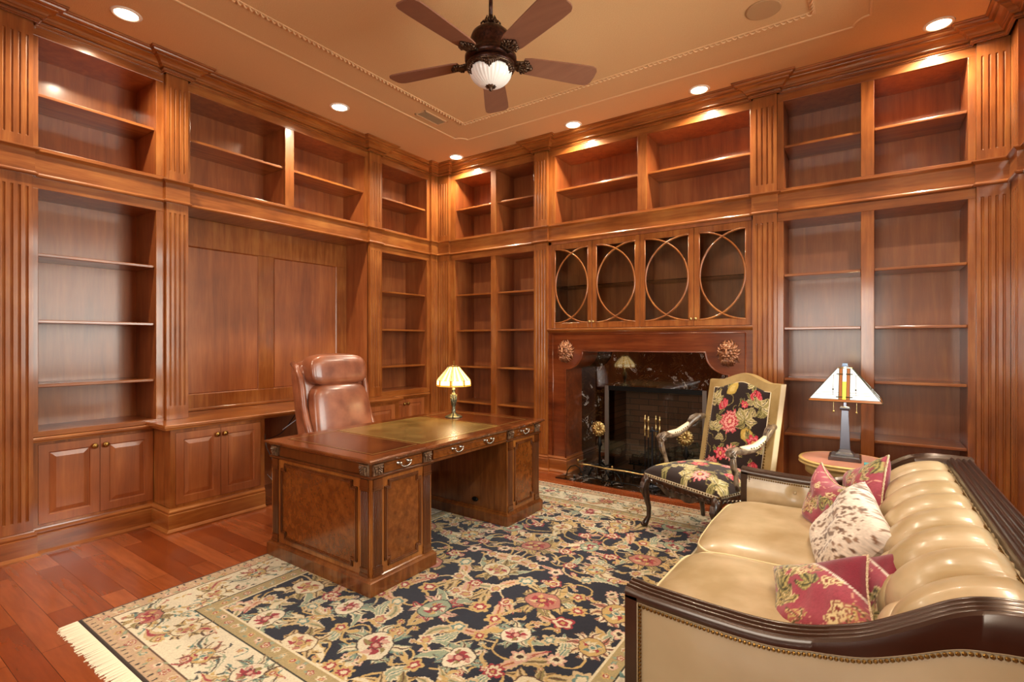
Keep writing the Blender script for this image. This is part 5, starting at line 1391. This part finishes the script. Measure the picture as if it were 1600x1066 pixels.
# tufted back: surface running from the seat over the roll to the rail
Y0, Y1 = SY0+.080, SY1-.080; NCH = 8; pitch = (Y1-Y0)/NCH
bp = [(.115, .36), (.085, .44), (.075, .52), (.085, .60), (.115, .67), (.160, .725), (.215, .765), (.270, .788), (.315, .800), (.350, .806)]
def bprof_at(v):
    f = v*(len(bp)-1); i = min(int(f), len(bp)-2); s = f-i
    P_ = [Vector(bp[max(i-1, 0)]), Vector(bp[i]), Vector(bp[i+1]), Vector(bp[min(i+2, len(bp)-1)])]
    p0, p1, p2, p3 = P_
    return .5*((2*p1)+(-p0+p2)*s+(2*p0-5*p1+4*p2-p3)*s*s+(-p0+3*p1-3*p2+p3)*s**3)
nu_, nv_ = NCH*28, 90; bm = BM(); rows = []
v0 = .46
for i in range(nu_+1):
    y = Y0+(Y1-Y0)*i/nu_; a = (y-Y0)/pitch; row = []
    for j in range(nv_+1):
        v = j/nv_; p = bprof_at(v); q = bprof_at(min(1, v+.01))-bprof_at(max(0, v-.01)); nrm = Vector((-q.y, q.x)).normalized()
        b_ = max(0, v0-v)*3.2
        h = math.sqrt(abs(sin(PI*(a+b_))*sin(PI*(a-b_))))
        end = min(1, min(v/.05, (1-v)/.10)+.0); ends = min(1, min(i, nu_-i)/10)
        amp = .052*(h**.5)*max(0, end)**.5*(.35+.65*ends)
        if v > v0: amp *= 1-.55*((v-v0)/(1-v0))**2
        # shallow crinkles next to the seams
        wr = .0012*sin(a*57+v*31)*(1-h)
        row.append(bm.verts.new((p.x+nrm.x*(amp+wr)-.0, y, p.y+nrm.y*(amp+wr))))
    rows.append(row)
for a, b in zip(rows, rows[1:]):
    for j in range(nv_): bm.faces.new((a[j], a[j+1], b[j+1], b[j]))
tb = obj('tufted_back', bm, SOFAL, t, smooth=True)
bm = BM()
for k in range(1, NCH):
    p = bprof_at(v0); ball(bm, (p.x-.002, Y0+pitch*k, p.y+.002), .009, 8, 6)
for k in range(NCH):
    p = bprof_at(v0-.5/3.2); ball(bm, (p.x, Y0+pitch*(k+.5), p.y), .009, 8, 6)
obj('buttons', bm, SOFAL, tb, smooth=True)
# seat
bm = BM(); box(bm, SX0+.03, .40, SY0+.05, SY1-.05, .12, .30); obj('seat_deck', bm, SOFAL, t, bevel=.01)
bm = BM(); superq(bm, (-.655, (SY0+SY1)/2, .215), (.022, (SY1-SY0)/2-.01, .085), .35, .15, 60, 12); obj('front_apron', bm, SOFAL, t, smooth=True)
WELT = plain('pale_leather_welt', '#d6c598', .35, coat=.3)
ym = 2.545
for a, b in ((SY0+.10, ym-.003), (ym+.003, SY1-.10)):
    hy = (b-a)/2; cyy = (a+b)/2; cxx = -.285; hx = .405; rnd = random.Random(int(a*100))
    ph = rnd.uniform(0, 6)
    def cf(p):
        top = max(0, p.z)/.078; x_, y_ = p.x/hx, p.y/hy
        cr = (1-x_**4)*(1-y_**4)
        z = p.z + (.030*cr if p.z > 0 else 0)
        if p.z > 0: z += .0035*sin(9*x_+4*y_*y_+ph)*sin(7*y_+3*x_)*cr
        z -= .014*top*max(0, -x_)**3
        return Vector((p.x-.025*(1-y_**2)*(p.x < 0)*(-x_), p.y, z))
    bm = BM(); superq(bm, (cxx, cyy, .392), (hx, hy, .078), .45, .22, 96, 40, cf)
    cu = obj('seat_cushion', bm, SOFAL, t, smooth=True)
    for zz in (.440, .332):
        bm = BM(); pts = []
        for k in range(96):
            th = 2*PI*k/96; sg = lambda v, e: math.copysign(abs(v)**e, v)
            x_, y_ = sg(cos(th), .22), sg(sin(th), .22); kk = .985
            x = cxx+hx*x_*kk; x -= .025*(1-y_**2)*(x_ < 0)*(-x_)
            pts.append((x, cyy+hy*y_*kk, zz-.010*max(0, -x_)**3+.004*sin(th*7)))
        tube(bm, pts, .0055, n=6, closed=True); obj('welt', bm, WELT, cu, smooth=True)
for x, y in ((SX0+.03, SY0+.04), (SX0+.03, SY1-.04), (SX1-.04, SY0+.04), (SX1-.04, SY1-.04)):
    bm = BM(); tube(bm, [(x, y, RUGT+.001), (x, y, .05), (x, y, .12)], [.020, .026, .032], n=12); obj('leg', bm, DARKW, t)

# ------------------------------------------------------------------ cushions on the sofa
def pillow(name, label, loc, rot, w, h, th, cv, rough=.8, cord=None, cordmat=None, pinch=.10, sheen=.3, back=None, sag=0, extra=None):
    t = thing(name, label, 'pillow', loc, 0, 'loose pillows on the sofa'); t.rotation_euler = rot; ORI[t.name] = Vector((0, 0, 0))
    N = 61; s = np.linspace(-1, 1, N); S, T = np.meshgrid(s, s)
    k = 1-pinch*(1-S**2)*1.0; k2 = 1-pinch*(1-T**2)
    Xx = S*w/2*(1-pinch*(1-T**2)); Yy = T*h/2*(1-pinch*(1-S**2))
    H = th/2*np.clip((1-S**4)*(1-T**4), 0, 1)**.55
    H = H*(1+.10*np.sin(S*3+T*5)+.05*np.sin(S*13-T*4)*(1-np.abs(T)))
    Yb = Yy - sag*(1-S**2)*(T > 0)*T
    def cols(canv):
        j = np.clip(((T+1)/2*(canv.ny-1)).astype(int), 0, canv.ny-1); i = np.clip(((S+1)/2*(canv.nx-1)).astype(int), 0, canv.nx-1)
        return canv.a[j, i]
    m = attr_mat(name+'_cloth', rough, .25, 300, sheen=sheen)
    f = grid_mesh('front', np.stack([Xx, Yb, H], -1), cols(cv), m, t)
    b = grid_mesh('back', np.stack([Xx, Yb, -H], -1)[:, ::-1], cols(back or cv)[:, ::-1], m, t)
    if cordmat:
        bm = BM(); ring_ = [(S[0, i], T[0, i], i, 0) for i in range(N)]
        idx = [(0, i) for i in range(N)]+[(j, N-1) for j in range(1, N)]+[(N-1, i) for i in range(N-2, -1, -1)]+[(j, 0) for j in range(N-2, 0, -1)]
        pts = [(float(Xx[a]), float(Yb[a]), 0.) for a in idx]
        tube(bm, pts, [.0055 if (q//2) % 2 else .0042 for q in range(len(pts))], n=6, closed=True); obj('cord', bm, cordmat, t, smooth=True)
    if extra: extra(t, Xx, Yb, H)
    return t
CORD = plain('cream_twisted_cord', '#d9c3a0', .7, noise='#8f6f52', bscale=220)
def rose_canvas(seed, velvet=False):
    c = Canvas(.44, .44, .003, '#93404c'); rnd = random.Random(seed)
    for k in range(9):
        x, y = rnd.uniform(0, .44), rnd.uniform(0, .44); c.spiral(x, y, rnd.uniform(.03, .07), rnd.uniform(0, 6), 1.0, .004, '#c58f7c', rnd.choice((-1, 1)), .4)
    for k in range(16):
        x, y = rnd.uniform(0, .44), rnd.uniform(0, .44); a = rnd.uniform(0, 6.3)
        cs = rnd.choice((('#c9b185', '#8a7d4c', '#b39a62', '#4a3a26'), ('#b39a62', '#9c5a50', '#c9b185', '#5a4a2e'), ('#6f6a44', '#a8965c', '#6f6a44', '#3f3a22')))
        for j in (-1, 0, 1): c.leaf(x, y, rnd.uniform(.06, .10), .028, a+j*.75, .3*j, cs, 6)
    for k in range(5):
        x, y = rnd.uniform(.05, .39), rnd.uniform(.05, .39); c.flower(x, y, rnd.uniform(.028, .045), 5, [(1, '#c9b185'), (.82, '#8a5a48'), (.6, '#d2bd8f'), (.3, '#7a3a34')], .35, k)
    if velvet:
        jj, ii = np.mgrid[0:c.ny, 0:c.nx]; x, y = ii*c.r, jj*c.r
        m = (x+y) > .44*2-.24; c.a[m] = lin('#6d0f24'); c.a[((x+y) > .44*2-.252) & ((x+y) <= .44*2-.24)] = lin('#cdbfb0')
    c.speckle(.06); return c
def hide_canvas(seed):
    c = Canvas(.5, .44, .0025, '#d0c1b1'); rng = np.random.default_rng(seed); rnd = random.Random(seed)
    for k in range(330):
        x, y = rnd.uniform(0, .5), rnd.uniform(0, .44); dens = .5+.5*math.sin(x*9+y*6+seed)
        if rnd.random() > dens+.15: continue
        L_ = rnd.uniform(.012, .034); c.leaf(x, y, L_, L_*.38, 1.1+rnd.uniform(-.5, .5), rnd.uniform(-.3, .3), (rnd.choice(('#7d5f4a', '#8d6f5a', '#654a38')),)*2, 2)
    c.speckle(.10); return c
def face_rot(normal, up=(0, 0, 1), roll=0):
    n = Vector(normal).normalized(); u = Vector(up); x = u.cross(n).normalized(); y = n.cross(x).normalized()
    M = Matrix((x, y, n)).transposed()
    return (M.to_4x4() @ Matrix.Rotation(roll, 4, 'Z')).to_euler()
BURG = Canvas(.44, .44, .01, '#6d0f24')
pillow('throw_pillow', 'rose floral pillow nearest the far sofa arm, partly hidden by the crumpled one', (.0, 3.20, .655), face_rot((-.80, -.35, .35), roll=R(30)), .33, .36, .13, rose_canvas(3), cordmat=CORD, back=BURG)
pillow('throw_pillow', 'crumpled rose floral pillow standing before the far corner of the sofa', (-.135, 3.10, .61), face_rot((-.80, -.55, .25), roll=R(-4)), .36, .34, .15, rose_canvas(8), cordmat=CORD, sag=.05)
pillow('throw_pillow', 'brown and white spotted cowhide pillow in the middle of the sofa', (-.055, 2.66, .595), face_rot((-.80, -.25, .52), roll=R(-12)), .50, .38, .17, hide_canvas(4), rough=.6, pinch=.06)
pillow('throw_pillow', 'rose pillow with dark velvet corner close to the tufted back, behind the nearest pillow', (.03, 2.17, .565), face_rot((-.62, -.52, .62), roll=R(34)), .30, .31, .13, rose_canvas(14, True), cordmat=CORD, back=BURG)
pillow('throw_pillow', 'rose floral pillow with dark velvet corner, nearest the camera', (-.125, 2.06, .545), face_rot((-.45, -.55, .72), roll=R(36)), .34, .32, .13, rose_canvas(21, True), cordmat=CORD, back=BURG)

# ------------------------------------------------------------------ carved armchair (local: faces -y)
t = thing('armchair', 'high-backed carved armchair in black floral tapestry with gold leather border', 'chair', (-.954, 3.974, 0), 1e-9)
ORI[t.name] = Vector((0, 0, 0)); t.rotation_euler = (0, 0, R(-28))
CARV = plain('carved_dark_walnut', '#3a2417', .3, noise='#1f120a', bscale=30, coat=.4, bump=.15)
CARVL = plain('carved_wood_highlit', '#8c7862', .3, noise='#3a2a20', bscale=26, coat=.4)  # pale tone paints silvery highlights into the arm wood
GLEA = leather('gold_tan_leather_border', '#b69e6c', '#957b4c', .35, 6, .03, .3)
CREAML = plain('cream_leather', '#dccbaa', .42, coat=.15)
TAP = attr_mat('floral_tapestry', .85, .3, 500, sheen=.15)
def tapestry(w, h, seed, items):
    c = Canvas(w, h, .003, '#2b1d1a'); rnd = random.Random(seed)
    for k in range(14):
        c.spiral(rnd.uniform(0, w), rnd.uniform(0, h), rnd.uniform(.04, .09), rnd.uniform(0, 6), .7, .005, '#8f7f4e', rnd.choice((-1, 1)), .3)
    for k in range(16):
        x, y = rnd.uniform(0, w), rnd.uniform(0, h); a = rnd.uniform(0, 6.3)
        c.leaf(x, y, rnd.uniform(.06, .11), .032, a, rnd.uniform(-.5, .5), rnd.choice((('#9a8f5a', '#6f6a3e', '#b5a56c', '#3f3a22'), ('#c9b88a', '#8f8656', '#c9b88a', '#4a4228'))), 5)
    for kind, x, y, r in items:
        x *= w; y *= h; r *= 1.22
        for j in range(2): c.leaf(x, y, r*1.7, r*.42, rnd.uniform(0, 6.3), .4, ('#a89c66', '#6f6a3e', '#a89c66', '#3f3a22'), 4)
        if kind == 'peony': c.flower(x, y, r, 9, [(1, '#c0525a'), (.86, '#e09a92'), (.70, '#b8333f'), (.56, '#e8a79c'), (.36, '#c24a50'), (.2, '#e3b99c')], .25, x*9, 1.05, 19, .08)
        elif kind == 'tulip':
            for j in (-1, 0, 1): c.leaf(x+j*r*.25, y-r*.8, r*1.9, r*.75, PI/2+j*.28, j*.3, ('#d8616a', '#b8263a', '#e3928a', '#7a1522'), 1)
        elif kind == 'fruit': c.flower(x, y, r, 1, [(1, '#8a7a35'), (.93, '#c2a552'), (.5, '#d6bd6e')], .02, 0)
        elif kind == 'daisy': c.flower(x, y, r, 12, [(1, '#d8747a'), (.84, '#e8a79c'), (.4, '#8a2630'), (.22, '#d6bd6e')], .45, 0)
        elif kind == 'rosette': c.flower(x, y, r, 7, [(1, '#cc3a4c'), (.72, '#e07a80'), (.5, '#a8182c'), (.3, '#d8a36c')], .4, .4)
        else:
            for j in (-1, 0, 1): c.leaf(x, y, r*1.7, r*.8, 1.2+j*1.0, .3*j, ('#cbbb8a', '#9a8f5a', '#d9cba0', '#4a4228'), 2)
    c.speckle(.05); return c
# back
bw = .318; zb0 = .43
def htop(s): return 1.140+.060*math.cos(min(1, abs(s)/.72)*PI/2)**1.6-.004*abs(s)
def yb(z): return .235+.20*max(0, (z-.45))
cvb = tapestry(.50, .72, 5, [('fruit', .36, .93, .042), ('tulip', .80, .90, .045), ('tulip', .24, .76, .042), ('rosette', .62, .76, .030), ('peony', .40, .55, .078), ('fruit', .72, .44, .046), ('leafy', .12, .48, .038), ('rosette', .86, .38, .055), ('daisy', .48, .20, .058), ('rosette', .30, .18, .045), ('tulip', .88, .10, .04), ('leafy', .90, .80, .045), ('leafy', .66, .60, .05), ('peony', .15, .05, .05), ('leafy', .07, .85, .04)])
N1, N2 = 121, 181
Sg, Tg = np.meshgrid(np.linspace(-.80, .80, N1), np.linspace(.03, .915, N2))
HT = np.vectorize(htop)(Sg); ZZ = zb0+Tg*(HT-zb0); YY = .235+.20*np.clip(ZZ-.45, 0, None)
bul = .022*np.clip((1-(Sg/.80)**6)*(1-((Tg-.4725)/.4425)**6), 0, 1)**.5
cj = np.clip(((Tg-.03)/.885*(cvb.ny-1)).astype(int), 0, cvb.ny-1); ci = np.clip(((Sg+.8)/1.6*(cvb.nx-1)).astype(int), 0, cvb.nx-1)
bk_root = None
bm = BM(); n = 48; fr_, bk_ = [], []
out = [(s*bw, htop(s)) for s in [-1+2*k/n for k in range(n+1)]]
poly = [(-bw, zb0)]+out+[(bw, zb0)]
fr_ = [bm.verts.new((x, yb(z)+.001, z)) for x, z in poly]
mid_ = [bm.verts.new((x*1.008, yb(z)+.030, z+.004)) for x, z in poly]
bk_ = [bm.verts.new((x, yb(z)+.068, z-.002)) for x, z in poly]
cen_f = [bm.verts.new((x*.80, yb(zb0+(z-zb0)*.915)-.004, zb0+(z-zb0)*.915)) for x, z in poly]
ring_faces(bm, cen_f, fr_); ring_faces(bm, fr_, mid_); ring_faces(bm, mid_, bk_); bm.faces.new(bk_); bm.faces.new(cen_f[::-1])
back = obj('backrest', bm, GLEA, t, smooth=False, label='gold leather border of the chair back')
grid_mesh('floral_panel', np.stack([Sg*bw, YY-.006-bul, ZZ], -1), cvb.a[cj, ci], TAP, back)
bm = BM(); pts = [(x*.83, yb(z)-.006, zb0+(z-zb0)*.93) for x, z in poly]; nails(bm, pts, .021, .0078, (0, -1, 0)); obj('nailhead_trim', bm, NAIL, back)
bm = BM(); tube(bm, [(x*.80, yb(zb0+(z-zb0)*.915)-.008, zb0+(z-zb0)*.915) for x, z in poly], .0035, n=5); obj('gimp', bm, CREAML, back, smooth=True)
for q in (-1, 1):
    bm = BM(); v = []
    for k in range(20):
        z = zb0+(htop(1)-zb0)*k/19; v.append([bm.verts.new((q*(bw+.003), yb(z)+.008, z)), bm.verts.new((q*(bw+.003), yb(z)+.062, z)), bm.verts.new((q*(bw-.004), yb(z)+.062, z)), bm.verts.new((q*(bw-.004), yb(z)+.008, z))])
    for a, b in zip(v, v[1:]): ring_faces(bm, a, b)
    bm.faces.new(v[0]); bm.faces.new(v[-1]); obj('side_leather', bm, CREAML, back, label='cream leather side of the chair back')
# seat
def seat_w(y): return .352-.045*(y+.30)/.55     # half width
cvs = tapestry(.70, .60, 9, [('daisy', .68, .16, .062), ('rosette', .42, .50, .055), ('leafy', .42, .22, .05), ('fruit', .10, .20, .05), ('leafy', .24, .62, .055), ('peony', .66, .78, .06), ('leafy', .90, .10, .05), ('tulip', .88, .45, .045), ('daisy', .30, .88, .05), ('leafy', .54, .06, .035), ('rosette', .22, .40, .03), ('peony', .86, .80, .05), ('fruit', .48, .72, .04)])
N1, N2 = 121, 101
Sg, Tg = np.meshgrid(np.linspace(-1, 1, N1), np.linspace(0, 1, N2)); Yg = -.315+.545*Tg
Wg = .352-.045*(Yg+.30)/.55
prof_ = np.clip((1-np.abs(Sg)**5)*(1-np.abs(2*Tg-1)**6), 0, 1)**.45
Zg = .425+.085*prof_+.02*prof_*(1-Sg**2)*np.sin(PI*Tg)
ov = .014*np.sin(PI*np.clip(prof_, 0, 1))
Xg = Sg*Wg*(1+.02*(prof_ < .9)); 
seat = grid_mesh('seat', np.stack([Xg, Yg, Zg], -1), cvs.a[np.clip((Tg*(cvs.ny-1)).astype(int), 0, cvs.ny-1), np.clip(((Sg+1)/2*(cvs.nx-1)).astype(int), 0, cvs.nx-1)], TAP, t)
cor = [(-.352, -.315), (.352, -.315), (.308, .235), (-.308, .235)]
bm = BM(); quadbox(bm, [(x, y, .402) for x, y in cor], [(x, y, .426) for x, y in cor]); tr = obj('seat_trim', bm, CREAML, t, bevel=.003)
bm = BM(); e_ = .0025
for (a, b), nd in (((cor[0], cor[1]), (0, -1, 0)), ((cor[1], cor[2]), (1, 0, 0)), ((cor[3], cor[0]), (-1, 0, 0))):
    nd = Vector(nd); nails(bm, [Vector((*a, .414))+nd*e_, Vector((*b, .414))+nd*e_], .024, .0075, nd)
obj('nailhead_trim', bm, NAIL, tr)
# apron: carved serpentine rails
bm = BM()
def rail(a, b, n_=40, drop=.055, nd=(0, -1)):
    rows = []
    for k in range(n_+1):
        s = k/n_; x = a[0]+(b[0]-a[0])*s; y = a[1]+(b[1]-a[1])*s
        zl = .365-drop*math.sin(PI*s)**2-.012*math.cos(6*PI*s)*math.sin(PI*s); o_ = .006*math.sin(PI*s)+.003*math.sin(14*PI*s)
        rows.append([bm.verts.new((x+nd[0]*(d+o_*f), y+nd[1]*(d+o_*f), z)) for d, z, f in ((0, .402, 0), (.004, .398, 1), (.008, (.402+zl)/2, 1), (.004, zl, 1), (-.022, zl, 0), (-.022, .402, 0))])
    for p, q in zip(rows, rows[1:]): ring_faces(bm, p, q)
    bm.faces.new(rows[0]); bm.faces.new(rows[-1][::-1])
    for k in range(1, 12):
        s = k/12; x = a[0]+(b[0]-a[0])*s+nd[0]*.014; y = a[1]+(b[1]-a[1])*s+nd[1]*.014; zc = .380-.030*math.sin(PI*s)**2
        sc = .022*(.6+.4*math.sin(PI*s)); ux, uy = (b[0]-a[0]), (b[1]-a[1]); L_ = math.hypot(ux, uy); ux /= L_; uy /= L_; sg = 1 if s < .5 else -1
        tube(bm, [(x+ux*sc*sg*cos(q), y+uy*sc*sg*cos(q), zc+sc*.7*sin(q)*(1-q/8)) for q in [j*.55 for j in range(8)]], [.005, .006, .006, .005, .005, .004, .004, .003], n=5)
rail((-.33, -.312), (.33, -.312)); rail((.345, -.30), (.305, .22), 30, .035, (1, 0)); rail((-.305, .22), (-.345, -.30), 30, .035, (-1, 0)); rail((.30, .232), (-.30, .232), 20, .02, (0, 1))
obj('carved_apron', bm, CARV, t, smooth=False)
LG = .020
for q in (-1, 1):
    bm = BM()
    P_ = [(q*.325, -.295, .40), (q*.338, -.312, .37), (q*.345, -.322, .32), (q*.335, -.312, .24), (q*.322, -.298, .16), (q*.322, -.300, .09), (q*.335, -.318, .045), (q*.340, -.326, .022), (q*.340, -.326, LG)]
    tube(bm, P_, [.034, .036, .034, .025, .019, .017, .022, .026, .020], n=12)
    for j in range(5): tube(bm, [(q*(.335+.014*(j-2)*.6), -.345, .36), (q*(.340+.014*(j-2)*.6), -.358, .31), (q*.336, -.338, .24)], [.006, .007, .003], n=6)
    ball(bm, (q*.338, -.345, .035), .017, 8, 6); obj('leg', bm, CARV, t, smooth=True)
    bm = BM(); tube(bm, [(q*.285, .215, .40), (q*.288, .225, .28), (q*.292, .245, .14), (q*.296, .265, LG)], [.026, .023, .020, .018], n=10); obj('leg', bm, CARV, t, smooth=True)
    # arms
    bm = BM()
    P_ = [(q*.318, .30, .835), (q*.330, .255, .83), (q*.345, .20, .80), (q*.352, .12, .735), (q*.352, .04, .700), (q*.345, -.05, .695), (q*.335, -.12, .708), (q*.330, -.16, .700), (q*.330, -.175, .680), (q*.330, -.160, .665), (q*.330, -.148, .675)]
    tube(bm, P_, [.022, .026, .024, .020, .020, .022, .027, .027, .022, .015, .008], n=12)
    for j in (-1, 1): tube(bm, [(q*.330+j*.024, -.10, .715), (q*.330+j*.028, -.15, .712), (q*.330+j*.028, -.18, .69), (q*.330+j*.028, -.165, .668), (q*.330+j*.028, -.145, .675), (q*.330+j*.028, -.155, .69)], [.006, .009, .009, .008, .007, .004], n=6)
    for j in (-1, 0, 1): tube(bm, [(q*.33+j*.012, .24, .855), (q*.345+j*.014, .19, .83), (q*.35+j*.01, .15, .79)], [.004, .008, .003], n=6)
    ar = obj('arm', bm, CARVL, t, smooth=True)
    bm = BM(); P2 = [(q*.350, .165, .790), (q*.354, .12, .755), (q*.354, .04, .721), (q*.347, -.04, .716), (q*.340, -.085, .725)]
    tube(bm, P2, [.010, .024, .028, .026, .010], n=12, flat=(1, .75)); pd = obj('arm_pad', bm, CREAML, ar, smooth=True)
    bm = BM()
    for sd in (-1, 1): nails(bm, [(x+sd*.0255, y, z+.002) for x, y, z in P2[1:-1]], .024, .0062, (sd, 0, .3))
    obj('nailhead_trim', bm, NAIL, pd)
    bm = BM(); tube(bm, [(q*.330, -.150, .690), (q*.338, -.148, .64), (q*.334, -.125, .56), (q*.326, -.110, .49), (q*.332, -.118, .43)], [.020, .017, .015, .018, .026], n=10)
    for j in (-1, 0, 1): tube(bm, [(q*.338+j*.010, -.168, .66), (q*.338+j*.012, -.160, .60), (q*.330+j*.006, -.138, .54)], [.005, .007, .003], n=6)
    obj('arm_post', bm, CARVL, t, smooth=True)
